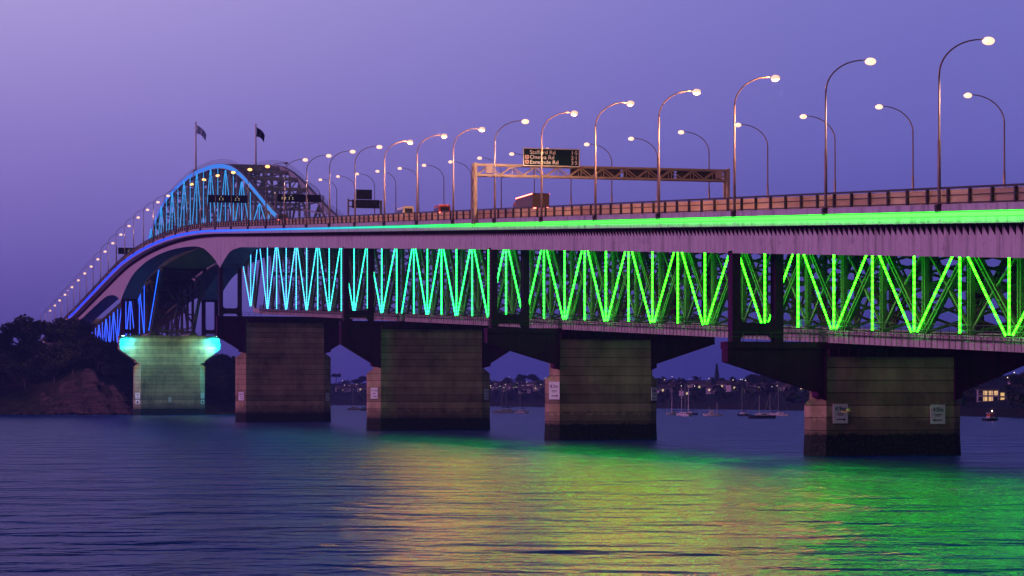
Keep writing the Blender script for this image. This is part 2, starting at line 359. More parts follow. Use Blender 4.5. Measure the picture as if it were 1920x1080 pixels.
# ---------------------------------------------------------------- piers
DIM = {  # half width, chamfer, thickness, crosshead top, arm end bottom, arm joint, shoulder
 0: (8.74, 1.3, 4.5, 12.25, 10.1, 6.9, 5.5), 1: (8.32, 1.25, 5.0, 16.5, 14.3, 11.3, 9.0), 2: (12.05, 2.05, 5.5, 20.9, 16.5, 12.9, 10.9),
 3: (12.25, 2.1, 6.5, 27.1, 22.0, 18.6, 16.6), 4: (12.35, 2.05, 8.0, 28.0, 23.0, 19.1, 17.2)}
XP = [18.1, 17.5, 17.1, 17.0, 17.1]
PLAB = ['massive concrete bridge pier at right with two large white clearance signs on its front',
        'concrete bridge pier with a pink-lit sign on its left nose, second from right',
        'wide brown concrete bridge pier in the middle of the photo',
        'wide dark concrete bridge pier just right of the turquoise-lit pier',
        'concrete bridge pier floodlit turquoise, by the headland']
def pier(i):
    pt = PIERS[i]; hw, a, T, zt, ze, zj, zs = DIM[i]; b = a
    root = thing('bridge_pier', (XC, pt+T/2, 0), PLAB[i], 'bridge pier', 'concrete piers standing in the harbour')
    px_ = XP[i]; x0, x1 = px_-hw, px_+hw
    def oct(x0, x1, y0, y1, a): return [(x0, y0+a), (x0+a, y0), (x1-a, y0), (x1, y0+a), (x1, y1-a), (x1-a, y1), (x0+a, y1), (x0, y1-a)]
    lo = oct(x0, x1, pt, pt+T, a); ft = oct(x0-.25, x1+.25, pt-.2, pt+T+.2, a)
    mb = MB(); mb.prism_xy(ft, -4, 2.1, lo); mb.prism_xy(lo, 2.1, zs)
    # sloped shoulder of each nose, then the narrower upper shaft
    up = oct(x0+a*.75, x1-a*.75, pt, pt+T, a*.25)
    mb.prism_xy(lo, zs, zs+a*.45, up); mb.prism_xy(up, zs+a*.45, zt-.75)
    mb.build('shaft', M['concrete'], root)
    # crosshead with tapering arms that reach out under the side carriageways
    ax0, ax1 = -.6, 2*XC+.6
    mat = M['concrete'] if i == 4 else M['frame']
    th = 1.9 if i < 4 else T*.8
    yo = pt-.05 if i < 4 else pt+.06
    for side in (0, 1):
        fx = (lambda x: x) if side == 0 else (lambda x: 2*XC-x)
        xj, xi = (x0+.35, x0+a*1.02) if side == 0 else (x1-.35, x1-a*1.02); sg_ = 1 if side == 0 else -1
        q = [(fx(ax0), zt-.75), (fx(ax0), ze), (xj, zj), (xj, zj-.55), (xi, zj-1.0), (xi, zt-.75)]
        mb = MB(); mb.prism_xz(q, yo, yo+th)
        if i < 4:
            mb.box(min(xi-sg_*.2, xi-sg_*.05), max(xi-sg_*.2, xi-sg_*.05), yo-.12, yo-.004, zj-.8, zt-.8)
            mb.prism_xz([(fx(ax0), ze), (xj, zj), (xj, zj+.14), (fx(ax0), ze+.14)], yo-.16, yo-.004)
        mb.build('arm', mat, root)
    mb = MB(); mb.box(ax0-.02, ax1+.02, yo-.12, yo+th+.3, zt-.75, zt)
    mb.box(ax0+.3, ax1-.3, yo-.22, yo-.124, zt-.72, zt-.60)
    mb.build('crosshead', mat, root)
    if i < 4:
        mb = MB(); mb.box(x0+a*1.1, x1-a*1.1, yo-.30, yo-.225, zt-1.55, zt-.62)
        for k in range(14):
            xx = x0+a*1.2+k*(2*hw-2.4*a)/13; mb.box(xx-.08, xx+.08, yo-.42, yo-.304, zt-1.5, zt-.7)
        mb.build('bearing_beam', mat, root)
    # steel portal frames carrying the two side carriageways
    for side in (0, 1):
        fx = (lambda x: x) if side == 0 else (lambda x: 2*XC-x)
        fy = pt+.1; fd = 1.45; top = zgb(pt+.8)+.25 if i != 4 else zgb(914)+.3
        mb = MB()
        def bx(xa, xb, z0, z1, y0=fy, y1=fy+fd): mb.box(min(fx(xa), fx(xb)), max(fx(xa), fx(xb)), y0, y1, z0, z1)
        wL = .95 if i < 4 else 1.3
        bx(0, wL, zt, top); bx(5.8-wL, 5.8, zt, top)
        bx(wL, 5.8-wL, zt+.65, zt+2.0, fy+.05, fy+fd-.05)
        for s_ in (0, 1):
            g = (lambda x: wL+x) if s_ == 0 else (lambda x: 5.8-wL-x)
            mb.prism_xz([(fx(g(0)), zt+2.0), (fx(g(.7)), zt+2.0), (fx(g(.2)), zt+2.2), (fx(g(0)), zt+2.7)], fy+.1, fy+fd-.1)
            mb.prism_xz([(fx(g(0)), zt+.65), (fx(g(.35)), zt+.65), (fx(g(0)), zt+.25)], fy+.1, fy+fd-.1)
        bx(.1, 5.7, top-.1, top+.35, fy+.12, fy+fd-.12)
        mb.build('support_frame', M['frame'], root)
        # little guard rail along the crosshead beside the frame
        mb = MB()
        for hh in (.5, 1.0): mb.beam((fx(-.5), yo-.08, zt+hh), (fx(11), yo-.08, zt+hh), .06, .06)
        for k in range(8): mb.beam((fx(-.5+k*1.6), yo-.08, zt), (fx(-.5+k*1.6), yo-.08, zt+1.0), .07, .07)
        mb.build('guard_rail', M['rail'], root)
    return root
pier_objs = [pier(i) for i in range(5)]

# ---------------------------------------------------------------- side carriageways (box girders)
def frange(a, b, s):
    n = max(1, int(round((b-a)/s))); return [a+(b-a)*i/n for i in range(n+1)]
TEND = 1104.
def carriageway(side, t0=128.):
    fx = (lambda x: x) if side == 0 else (lambda x: 2*XC-x)
    lab = 'near box girder carriageway with glowing colour-changing strip along its edge' if side == 0 else 'far box girder carriageway behind the truss bridge'
    root = thing('box_girder_bridge', (fx(3), 280, 0), lab, 'bridge', 'carriageways of the harbour bridge')
    ts = sorted(set(frange(t0, 630, 12) + frange(630, 700, 2.5) + frange(700, 880, 8) + frange(880, 990, 2.5) + frange(990, 1095, 8)))
    MB().loft([[(fx(0), t, zgb(t)), (fx(5.8), t, zgb(t)), (fx(5.8), t, zf(t)-.52), (fx(0), t, zf(t)-.52)] for t in ts]).build('girder', M['web'], root)
    ts = sorted(set(frange(t0, 650, 10) + frange(650, 940, 6) + frange(940, 1290, 10)))
    mb = MB()
    mb.loft([[(fx(-2.2), t, zf(t)-1.6), (fx(-1.9), t, zf(t)-1.6), (fx(-1.9), t, zf(t)), (fx(-2.2), t, zf(t))] for t in ts])
    mb.loft([[(fx(-1.9), t, zf(t)-.5), (fx(8.0), t, zf(t)-.5), (fx(8.0), t, zf(t)-.12), (fx(-1.9), t, zf(t)-.12)] for t in ts])
    mb.loft([[(fx(-1.896), t, zf(t)-1.6), (fx(-.004), t, zf(t)-1.6), (fx(-.004), t, zf(t)-1.5), (fx(-1.896), t, zf(t)-1.5)] for t in ts if t < 1096])
    mb.build('deck_slab', M['fascia'], root)
    MB().loft([[(fx(-1.0), t, zf(t)-.116), (fx(7.6), t, zf(t)-.116), (fx(7.6), t, zf(t)-.07), (fx(-1.0), t, zf(t)-.07)] for t in ts]).build('road_surface', M['asphalt'], root)
    # cantilever stiffeners under the overhang; dark paint stands in for their shaded sides
    rest = MB(); t = t0; k = 0
    while t < 1090:
        z = zf(t); one = 204 < t and k < 100
        mb = MB() if one else rest
        mb.prism_xz([(fx(-.55), z-1.602), (fx(-.004), z-2.55), (fx(-.004), z-1.602)], t-.06, t+.06); t += 1.27
        if one: mb.build('stiffener', M['frame'], root); k += 1
    o = rest.build('stiffener', M['frame'], root); o['kind'] = 'stuff'
    # railing
    mb = MB()
    for dz, hh, ww in ((1.36, .17, .2), (.74, .08, .08), (.10, .10, .1)):
        mb.loft([[(fx(-2.1)-ww/2, t, zf(t)+dz-hh/2), (fx(-2.1)+ww/2, t, zf(t)+dz-hh/2), (fx(-2.1)+ww/2, t, zf(t)+dz+hh/2), (fx(-2.1)-ww/2, t, zf(t)+dz+hh/2)] for t in ts])
    mb.build('railing', M['rail'], root)
    if side == 0:
        mb = MB(); mb.loft([[(-1.86, t, zf(t)+.02), (-1.82, t, zf(t)+.02), (-1.82, t, zf(t)+1.22), (-1.86, t, zf(t)+1.22)] for t in ts])
        mb.build('added_glow_screen', M['glowscreen'], root)  # added panel that carries the warm glow along the railing
        rest = MB(); t = 202.0; k = 0
        while t < 1285:
            q = MB() if k < 100 else rest
            q.box(-2.22, -1.98, t-.13, t+.13, zf(t)-.004, zf(t)+1.27)
            if k < 100: q.build('railing_post', M['rail'], root)
            k += 1; t += 4.23
        o = rest.build('railing_post', M['rail'], root); o['kind'] = 'stuff'
        # light strip: a tube washing the fascia; hood added to block its upward light
        tt = [x for x in ts if x < TEND] + [TEND]
        MB().tube([(-2.45, t, zf(t)-.88) for t in tt], .17, 8).build('light_strip', M['strip'], root)
        MB().loft([[(-2.66, t, zf(t)-.62), (-2.204, t, zf(t)-.62), (-2.204, t, zf(t)-.56), (-2.66, t, zf(t)-.58)] for t in tt]).build('added_strip_hood', M['fascia'], root)
    return root
carriageway(0); carriageway(1)

# ---------------------------------------------------------------- truss bridge between them
def laced(mb, p0, p1, w, d, n=None):          # two channels joined by battens (ladder-like column)
    p0 = Vector(p0); p1 = Vector(p1); dv = (p1-p0); ln = dv.length; dv.normalize()
    s = Vector((0,1,0)) - dv*dv.y
    s = s.normalized() if s.length > .1 else Vector((1,0,0))
    for k in (-1, 1):
        mb.beam(p0+s*k*(w/2-.09), p1+s*k*(w/2-.09), .18, d, (1,0,0))
    n = n or max(2, int(ln/1.15))
    for i in range(n):
        c = p0 + dv*ln*(i+.5)/n
        mb.beam(c-s*(w/2-.18), c+s*(w/2-.18), .34 if i % 3 else .62, .08, dv)
def chord_loft(ts, zfun, x, w, h):
    return MB().loft([[(x-w/2, t, zfun(t)-h), (x+w/2, t, zfun(t)-h), (x+w/2, t, zfun(t)), (x-w/2, t, zfun(t))] for t in ts])
def ztop(t): return zf(t)-2.6
def light_bar(root, p0, p1, r=.105, mat='bars'):
    p0 = Vector(p0); p1 = Vector(p1)
    n = max(1, int((p1-p0).length/4)); pts = [p0.lerp(p1, i/n) for i in range(n+1)]
    return MB().tube(pts, r, 6).build('light_bar', M[mat], root)
def rail_run(mb, x, ts, zfun, h=1.1):
    for dz in (.55, h): mb.loft([[(x-.03, t, zfun(t)+dz-.03), (x+.03, t, zfun(t)+dz-.03), (x+.03, t, zfun(t)+dz+.03), (x-.03, t, zfun(t)+dz+.03)] for t in ts])
def span(nodes, vset, label, right_only=(), left_only=(), zbf=zb):
    """deck truss between two piers; vset holds the node numbers where the bars meet at the bottom"""
    root = thing('truss_span', (XC, nodes[0], 0), label, 'truss bridge', 'spans of the old truss bridge')
    zc = lambda t: zbf(t)-.3
    a, b = nodes[0], nodes[-1]
    ts = frange(a+.04, b-.04, 6)
    for x in (TX0, TX1):
        mb = chord_loft(ts, zc, x, .7, 1.25)
        if x == TX0:
            t = a+.6
            while t < b-.4: mb.box(x-.46, x-.354, t-.05, t+.05, zc(t)-1.2, zc(t)-.02); t += 1.4
            mb.loft([[(x-.55, t, zc(t)+.004), (x-.36, t, zc(t)+.004), (x-.36, t, zc(t)+.1), (x-.55, t, zc(t)+.1)] for t in ts])
        mb.build('bottom_chord', M['chord'], root)
        chord_loft(ts, ztop, x, .7, 1.1).build('top_chord', M['truss'], root)
    # walkway railing along the lower chord
    mb = MB(); rail_run(mb, TX0-1.0, ts, zc)
    t = a+.5
    while t < b:
        mb.box(TX0-1.03, TX0-.97, t-.03, t+.03, zc(t)-.3, zc(t)+1.1); t += 1.9
    mb.loft([[(TX0-1.15, t, zc(t)-.35), (TX0-.56, t, zc(t)-.35), (TX0-.56, t, zc(t)-.27), (TX0-1.15, t, zc(t)-.27)] for t in ts])
    t = a+.2
    while t < b:                                   # fine mesh infill
        mb.box(TX0-1.012, TX0-.988, t-.012, t+.012, zc(t)-.2, zc(t)+1.05); t += .42
    mb.build('walkway_railing', M['rail'], root)
    MB().loft([[(TX0+.4, t, ztop(t)+.3), (TX1-.4, t, ztop(t)+.3), (2*XC-8.1, t, ztop(t)+1.6), (2*XC-8.1, t, ztop(t)+2.0), (8.1, t, ztop(t)+2.0), (8.1, t, ztop(t)+1.6)] for t in ts]).build('road_deck', M['truss'], root)  # slab widened over the open side gaps to block lamp beams
    for k, t in enumerate(nodes):
        last = k == len(nodes)-1
        if not last:
            for x in (TX0, TX1):
                mb = MB(); laced(mb, (x, t+.02, zc(t)+.004), (x, t+.02, ztop(t)-1.1), .72, .5); mb.build('truss_post', M['truss'], root)
            # sway frame across the bridge
            mb = MB(); zm = (zc(t)+ztop(t))/2
            for (z0, z1) in ((zc(t)+.3, zm-.25), (zm+.25, ztop(t)-1.3)):
                mb.beam((TX0+.3, t-.09, z0), (TX1-.3, t-.09, z1), .2, .28); mb.beam((TX0+.3, t+.16, z1), (TX1-.3, t+.16, z0), .2, .28)
            mb.beam((TX0+.3, t, zm), (TX1-.3, t, zm), .4, .5); mb.beam((TX0+.3, t, zc(t)-.5), (TX1-.3, t, zc(t)-.5), .5, .8)
            mb.build('sway_brace', M['truss'], root)
            t2 = nodes[k+1]
            up = (k % 2 == 0) == (0 in vset)       # this panel's diagonal rises with t when node k is a bottom node
            z0, z1 = (zc(t)+.1, ztop(t2)-.6) if up else (ztop(t)-.6, zc(t2)+.1)
            for x in (TX0, TX1):
                mb = MB(); laced(mb, (x, t, z0), (x, t2, z1), .70, .44, 9); mb.build('diagonal', M['truss'], root)
            # secondary bracing and bottom laterals
            mb = MB(); tm = (t+t2)/2; zm = (zc(tm)+ztop(tm))/2
            for x in (TX0+.02, TX1-.02):
                if up: mb.beam((x, tm, zm), (x, t2, zc(t2)+.4), .24, .26); mb.beam((x, tm, zm), (x, t, ztop(t)-1), .2, .22)
                else: mb.beam((x, tm, zm), (x, t, zc(t)+.4), .24, .26); mb.beam((x, tm, zm), (x, t2, ztop(t2)-1), .2, .22)
            mb.beam((TX0+.4, t+.3, zc(t)-.75), (TX1-.4, t2-.3, zc(t2)-.75), .3, .24); mb.beam((TX0+.4, t2-.3, zc(t2)-1.1), (TX1-.4, t+.3, zc(t)-1.1), .3, .24)
            mb.beam((TX0+.3, t+.25, zm), (TX1-.3, t2-.25, zm+.4), .22, .22)
            mb.build('lateral_brace', M['truss'], root)
        x = TX0-1.2; zt_, zb_ = ztop(t)-.9, zbf(t)
        if k in vset or (not last) or True:
            if not (last and k != 0): light_bar(root, (x, t, zb_), (x, t, zt_))
        if k in vset:
            for sgn in (-1, 1):
                if (sgn < 0 and k in right_only) or (sgn > 0 and k in left_only): pass
                j = k+sgn
                if j < 0 or j >= len(nodes): continue
                if (k in left_only and sgn < 0) or (k in right_only and sgn > 0): continue
                tj = nodes[j]
                light_bar(root, (x, t+sgn*.75, zb_), (x, tj-sgn*.75, ztop(tj)-.9))
    return root
N0 = [274.3-10.5*k for k in range(14, -1, -1)]
span(N0, [k for k in range(15) if k % 2 == 0], 'lime green lit truss span at the right end of the photo')
N1 = [274.3+(379-274.3)*k/10 for k in range(11)]
span(N1, [0,2,4,6,8,10], 'lime green lit truss span right of centre, between two dark frames')
N2 = [379+(493-379)*k/10 for k in range(11)]
span(N2, [0,2,4,6,8,10], 'green to teal lit truss span left of centre')
N3 = [496.8+14.15*k for k in range(13)]
span(N3, [1,3,5,7,9,11], 'teal to pale blue lit truss span right of the haunched arch')

# ---------------------------------------------------------------- main span: the overhead arch
ARCH = [(625, 47.0), (636, 50.3), (649, 53.1), (662, 56.5), (675, 60.0), (684, 62.4), (696, 65.5), (708, 68.2), (721, 70.5), (733, 72.1), (744, 73.2), (761, 74.4),
        (790, 75.5), (812, 75.8), (829, 75.4), (850, 74.6), (871, 73.2), (887, 71.0), (902, 68.2), (922, 63.4), (935, 59.5), (948, 55.5), (960, 52.0)]
za = lambda t: lerp_tab(ARCH, t)
def main_span():
    root = thing('arch_span', (XC, 792, 0), 'high arched main truss span rising above the road, its near arch lit blue', 'truss bridge', 'spans of the old truss bridge')
    ts = frange(626, 958, 5)
    for x in (TX0, TX1):
        chord_loft(ts, za, x, .9, 1.5).build('arch_chord', M['archlit'], root)
        mb = MB(); rail_run(mb, x+.3, ts, za, 1.2)
        for t in frange(628, 956, 4): mb.box(x+.27, x+.33, t-.04, t+.04, za(t), za(t)+1.2)
        mb.build('arch_railing', M['rail'], root)
    secs = [[(TX0-.50, t, za(t)-1.3), (TX0-.455, t, za(t)-1.3), (TX0-.455, t, za(t)-.15), (TX0-.50, t, za(t)-.15)] for t in ts]
    MB().loft(secs).build('arch_light_strip', M['arch'], root)
    nodes = [665.5+15.2*k for k in range(17)]
    low = lambda t: zf(t)-.6
    bars = [650.3] + nodes + [924, 939]
    for i, t in enumerate(bars):
        k = i-1
        if za(t)-1.6 - low(t) < 3: continue
        for x in (TX0, TX1):
            mb = MB(); laced(mb, (x, t, low(t)-1.2), (x, t, za(t)-1.5), 1.0, .5); mb.build('truss_post', M['archlit'], root)
        x = TX0-1.2
        light_bar(root, (x, t, low(t)), (x, t, za(t)-1.5), .11, 'archbars')
        if k % 2 == 0:
            for s_ in (-1, 1):
                tj = t+s_*15.24; zt_ = za(t)-1.6
                if tj < 640 or tj > 950: continue
                light_bar(root, (x, t+s_*.8, zt_), (x, tj-s_*.9, low(tj)), .11, 'archbars')
                for xx in (TX0, TX1):
                    mb = MB(); laced(mb, (xx, t, zt_), (xx, tj, low(tj)), .85, .44, 12); mb.build('diagonal', M['archlit'], root)
        # portal / sway bracing
        if za(t)-low(t) > 9:
            mb = MB(); zt_ = za(t)-.6; dpt = min(9, (za(t)-low(t))*.45)
            mb.beam((TX0+.5, t, zt_), (TX1-.5, t, zt_), .6, .9); mb.beam((TX0+.3, t, zt_-dpt), (TX1-.3, t, zt_-dpt), .45, .6)
            n = 3
            for q in range(n):
                xa = TX0+.5+(TX1-TX0-1)*q/n; xb = TX0+.5+(TX1-TX0-1)*(q+1)/n
                mb.beam((xa, t-.12, zt_), (xb, t-.12, zt_-dpt), .25, .3); mb.beam((xa, t+.14, zt_-dpt), (xb, t+.14, zt_), .25, .3)
                mb.beam((xb, t, zt_), (xb, t, zt_-dpt), .22, .26) if q < n-1 else None
            mb.build('portal_brace', M['archlit'], root)
        if 640 < t < 930:
            t2 = t+15.24; mb = MB()
            mb.beam((TX0+.4, t, za(t)-.9), (TX1-.4, t2, za(t2)-.9), .3, .35); mb.beam((TX1-.4, t, za(t)-1.25), (TX0+.4, t2, za(t2)-1.25), .3, .35)
            mb.build('top_lateral', M['archlit'], root)
    # deck and lower chord of the main span, falling to the bearings at either pier
    ts2 = frange(667.2, 930, 7)
    MB().loft([[(TX0-.3, t, zf(t)-2.4), (TX1+.3, t, zf(t)-2.4), (TX1+.3, t, zf(t)-.9), (TX0-.3, t, zf(t)-.9)] for t in ts2]).build('road_deck', M['truss'], root)
    low_nodes = [(666.7, 28.9), (680, 29.6), (695, 39.0), (711, 45.5), (727, 48.5)]
    hi_nodes = [(916, 29.3), (884, 50.3)]
    for x in (TX0, TX1):
        mb = MB()
        for p, q in zip(low_nodes, low_nodes[1:]): mb.beam((x, p[0], p[1]-.6), (x, q[0], q[1]-.6), .7, 1.2)
        mb.build('bottom_chord', M['chord'], root)
        mb = MB(); mb.beam((x, 916, 28.9), (x, 884, 50.0), 1.0, 1.2); mb.beam((x, 916.2, 28.4), (x, 916.2, 47.5), .9, .9)
        mb.build('end_post', M['truss'], root)
        mb = MB(); mb.box(x-1.3, x+1.3, 913.2, 918.2, 28.02, 28.5); mb.prism_xz([(x-1.1, 28.504), (x+1.1, 28.504), (x+.5, 29.6), (x-.5, 29.6)], 914, 917.5)
        mb.build('bearing', M['truss'], root)
        mb = MB()
        for (p, q) in (((680, 30), (695, ztop(695)-.5)), ((695, 39.4), (695, ztop(695)-.5)), ((680, 30), (680, ztop(680)-.5)), ((680,30), (667,ztop(667)-1)), ((711, 45.8), (695, ztop(695)-.5)), ((711,45.5),(711,ztop(711)))):
            laced(mb, (x, p[0], p[1]), (x, q[0], q[1]), .85, .45)
        mb.build('web_members', M['truss'], root)
    light_bar(root, (TX0-1.2, 680, 30.1), (TX0-1.2, 680, ztop(680)-.9)); light_bar(root, (TX0-1.2, 679.2, 30.1), (TX0-1.2, 668, ztop(668)-.9))
    light_bar(root, (TX0-1.2, 680.8, 30.1), (TX0-1.2, 694, 42)); light_bar(root, (TX0-1.2, 915, 29.8), (TX0-1.2, 885, 49.6), .15)
    # braced portal in the plane of the raking end posts over the floodlit pier
    def ep(u, f): return Vector((TX0+(TX1-TX0)*u, 916-32*f, 28.9+21.1*f))
    mb = MB()
    for f in (.02, .99): mb.beam(ep(0, f), ep(1, f), .6, .7)
    for (a, b) in (((0,.10),(.5,.02)), ((1,.10),(.5,.02)), ((0,.13),(.5,.47)), ((1,.13),(.5,.47)), ((.5,.47),(0,.80)), ((.5,.47),(1,.80)), ((0,.80),(.5,.97)), ((1,.80),(.5,.97)),
                   ((.5,.47),(.5,.97)), ((.5,.02),(.5,.47)), ((.25,.30),(.0,.30)), ((.75,.30),(1,.30))):
        mb.beam(ep(*a), ep(*b), .42, .5)
    mb.build('end_portal', M['truss'], root)
    # dense cross bracing seen through the haunched opening
    for t in (931, 947, 962):
        mb = MB(); z0, z1 = 28.5, zf(t)-3.5
        for q in range(2):
            za_, zb_ = z0+(z1-z0)*q/2, z0+(z1-z0)*(q+1)/2
            mb.beam((TX0, t, za_), (TX1, t, zb_), .4, .45); mb.beam((TX0, t+.5, zb_), (TX1, t+.5, za_), .4, .45); mb.beam((TX0, t, zb_), (TX1, t, zb_), .45, .5)
        mb.beam((TX0, t, z0), (TX0, t, z1), .8, .8); mb.beam((TX1, t, z0), (TX1, t, z1), .8, .8)
        mb.build('sway_brace', M['truss'], root)
main_span()

# north truss span, down to the headland
def north_span():
    root = thing('truss_span', (XC, 1020, 0), 'deep blue lit truss span running down to the headland', 'truss bridge', 'spans of the old truss bridge')
    zn = lambda t: 24.23+(1123.2-t)*.0363 if t > 985 else 29.25
    tp = lambda t: zf(t)-3.2
    ts = frange(918, 1135, 7)
    for x in (TX0, TX1):
        chord_loft(ts, lambda t: zn(t)-.3, x, .8, 1.3).build('bottom_chord', M['chord'], root)
        chord_loft(ts, tp, x, .8, 1.2).build('top_chord', M['truss'], root)
    MB().loft([[(TX0-.3, t, tp(t)+.2), (TX1+.3, t, tp(t)+.2), (TX1+.3, t, tp(t)+1.5), (TX0-.3, t, tp(t)+1.5)] for t in frange(930.1, 1290, 10)]).build('road_deck', M['truss'], root)
    nodes = [929.5+15.6*k for k in range(14)]
    for k, t in enumerate(nodes):
        if t > 1134: break
        for x in (TX0, TX1):
            mb = MB(); laced(mb, (x, t, zn(t)-.3), (x, t, tp(t)-1), .95, .5); mb.build('truss_post', M['truss'], root)
        mb = MB(); zm = (zn(t)+tp(t))/2
        for (a, b) in ((zn(t), zm), (zm, tp(t)-1)): mb.beam((TX0, t, a), (TX1, t, b), .3, .35); mb.beam((TX0, t+.4, b), (TX1, t+.4, a), .3, .35)
        mb.build('sway_brace', M['truss'], root)
        x = TX0-1.2
        light_bar(root, (x, t, zn(t)), (x, t, tp(t)-1), .14)
        if k % 2 == 0:
            for s_ in (-1, 1):
                j = k+s_
                if j < 0 or nodes[j] > 1134: continue
                light_bar(root, (x, t+s_*.9, zn(t)), (x, nodes[j]-s_*.9, tp(nodes[j])-1), .14)
                for xx in (TX0, TX1):
                    mb = MB(); laced(mb, (xx, t, zn(t)), (xx, nodes[j], tp(nodes[j])-1), .8, .44, 10); mb.build('diagonal', M['truss'], root)
    return root
north_span()

# north end: column bent and ribbed abutment wall on the headland
root = thing('approach_pier', (XC, 1120, 0), 'tall concrete column bent under the far left end of the bridge', 'bridge pier')
for x in (1.2, 5.2, 10.5, 25.5, 29.5, 33):
    mb = MB(); mb.box(x-1.0, x+1.0, 1124, 1127, -1, 38.0); mb.build('column', M['concrete2'], root)
mb = MB(); mb.box(-1, 35, 1123.5, 1127.5, 38.0, 40.2); mb.build('cap_beam', M['concrete2'], root)
root = thing('abutment', (XC, 1180, 0), 'ribbed concrete abutment wall at the far left end of the bridge', 'abutment')
secs = [[(-1.2, t, 2), (35.2, t, 2), (35.2, t, zf(t)-1.62), (-1.2, t, zf(t)-1.62)] for t in frange(1150, 1290, 10)]
MB().loft(secs).build('wall', M['concrete2'], root)
mb = MB()
for t in frange(1151, 1286, 4.5): mb.box(-1.75, -1.204, t-.6, t+.6, 2, zf(t)-1.63)
mb.build('buttresses', M['concrete2'], root)

# ---------------------------------------------------------------- lamp posts
def make_lamp(lens, label, group, beam=18000, glow_=0, ls=1.0, cone=118):
    root = thing('street_lamp', (0,0,0), label, 'street lamp', group)
    mb = MB(); mb.tube([(0,0,-.9), (0,0,5.4), (0,0,5.45), (0,0,10.9)], [.17,.15,.105,.085], 8); mb.build('pole', M['pole'], root, True)
    pts = [(4.0*(1-math.cos(a)), 0, 10.9+3.1*math.sin(a)) for a in [math.pi/2*i/10 for i in range(11)]]
    mb = MB(); mb.tube(pts, [.085-.003*i for i in range(11)], 7); mb.build('arm', M['pole'], root, True)
    mb = MB(); mb.loft([[(4.0+.95*s, w*math.cos(a), 14.02+.12*math.sin(a)) for a in [2*math.pi*q/8 for q in range(8)]] for s, w in ((0,.07),(.15,.2),(.5,.26),(.85,.2),(1.0,.06))])
    hd = mb.build('luminaire', M['pole'], root, True)
    mb = MB(); mb.blob((4.5, 0, 13.90), (.42*ls, .32*ls, .26*ls), 12, 8); mb.build('lens', lens, hd, True)
    if beam:
        ld = bpy.data.lights.new('lamp_beam', 'SPOT'); ld.energy = beam; ld.color = (1, .58, .38); ld.spot_size = R(cone); ld.spot_blend = .4; ld.shadow_soft_size = .3
        lo = bpy.data.objects.new('lamp_beam', ld); COL.objects.link(lo); lo.parent = root; lo.location = (4.5, 0, 13.6)
    if glow_:
        ld = bpy.data.lights.new('lamp_glow', 'POINT'); ld.energy = glow_; ld.color = (1, .36, .06); ld.shadow_soft_size = .3
        lo = bpy.data.objects.new('lamp_glow', ld); COL.objects.link(lo); lo.parent = root; lo.location = (4.5, 0, 13.45)
    mb = MB(); mb.prism_xz([(-.2,-1.05), (.25,-1.05), (.25,-.1), (-.35,-.1), (-.35,-.35)], -.22, .22); mb.box(-.3,.3,-.3,.3,-.1,-.02); mb.build('base_bracket', M['rail'], root)
    return root
lampN = make_lamp(M['lamp_w'], '', '', 20000, 9500, 1.25); lampS = make_lamp(M['lamp_d'], '', '', 24000, 0, 1.35, 160); lampW = make_lamp(M['lamp_d'], '', '', 16000, 0, 1.35); lampO = make_lamp(M['lamp_o'], '', '', 5000, 0, 1.35); lampX = make_lamp(M['lamp_off'], '', '', 0); lampF = make_lamp(M['lamp_d'], '', '', 0, 0, 1.2)
trees_ = {o: [(c, kids(c)) for c in kids(o)] for o in (lampN, lampS, lampW, lampO, lampX, lampF)}
near_t = [195.0, 220.3, 245.9, 271.3, 296.7, 322.0, 347.1, 372.4, 398.1, 423.6, 449.5, 475.8, 501.2, 526.4, 553.8, 578.3, 604.2, 631.1, 658.6, 686.6, 713.7, 739.7, 767.3,
          794.9, 821.3, 850.4, 878.3, 907.2, 935.2, 964.1, 993.7, 1023, 1051.7, 1080.8, 1111.5, 1144, 1181.5, 1212, 1241, 1271]
used = set()
n = 0
for i, t in enumerate(near_t):
    if i == 0: continue
    src = lampX if i in (15, 22) else lampO if 16 <= i <= 21 else lampS if i == 7 else lampN if i in (3, 4, 5, 6, 8, 9, 10) else lampW
    gl = 'unlit' if src is lampX else 'orange' if src is lampO else 'white'
    lb = 'tall curved lamp post, %s head, on the near parapet, %s from the right' % (gl, ordinal(i-1))
    loc = (-2.3, t, zf(t)); scl = (1, 1, 1+dzl(t)/14.2)
    if src in used: dup(src, loc, 0, lb, 'lamp posts along the near parapet', scl, trees_[src])
    else:
        used.add(src); src.location = loc; src.scale = scl; src['label'] = lb; src['group'] = 'lamp posts along the near parapet'
for i in range(22):
    t = 288.1+25.65*i
    lb = 'lamp post on the far parapet with arm reaching left, %s from the right' % ordinal(i)
    if i: dup(lampF, (36.2, t, zf(t)), math.pi, lb, 'lamp posts along the far parapet', (1,1,1), trees_[lampF])
    else: lampF.location = (36.2, t, zf(t)); lampF.rotation_euler = (0,0,math.pi); lampF['label'] = lb; lampF['group'] = 'lamp posts along the far parapet'

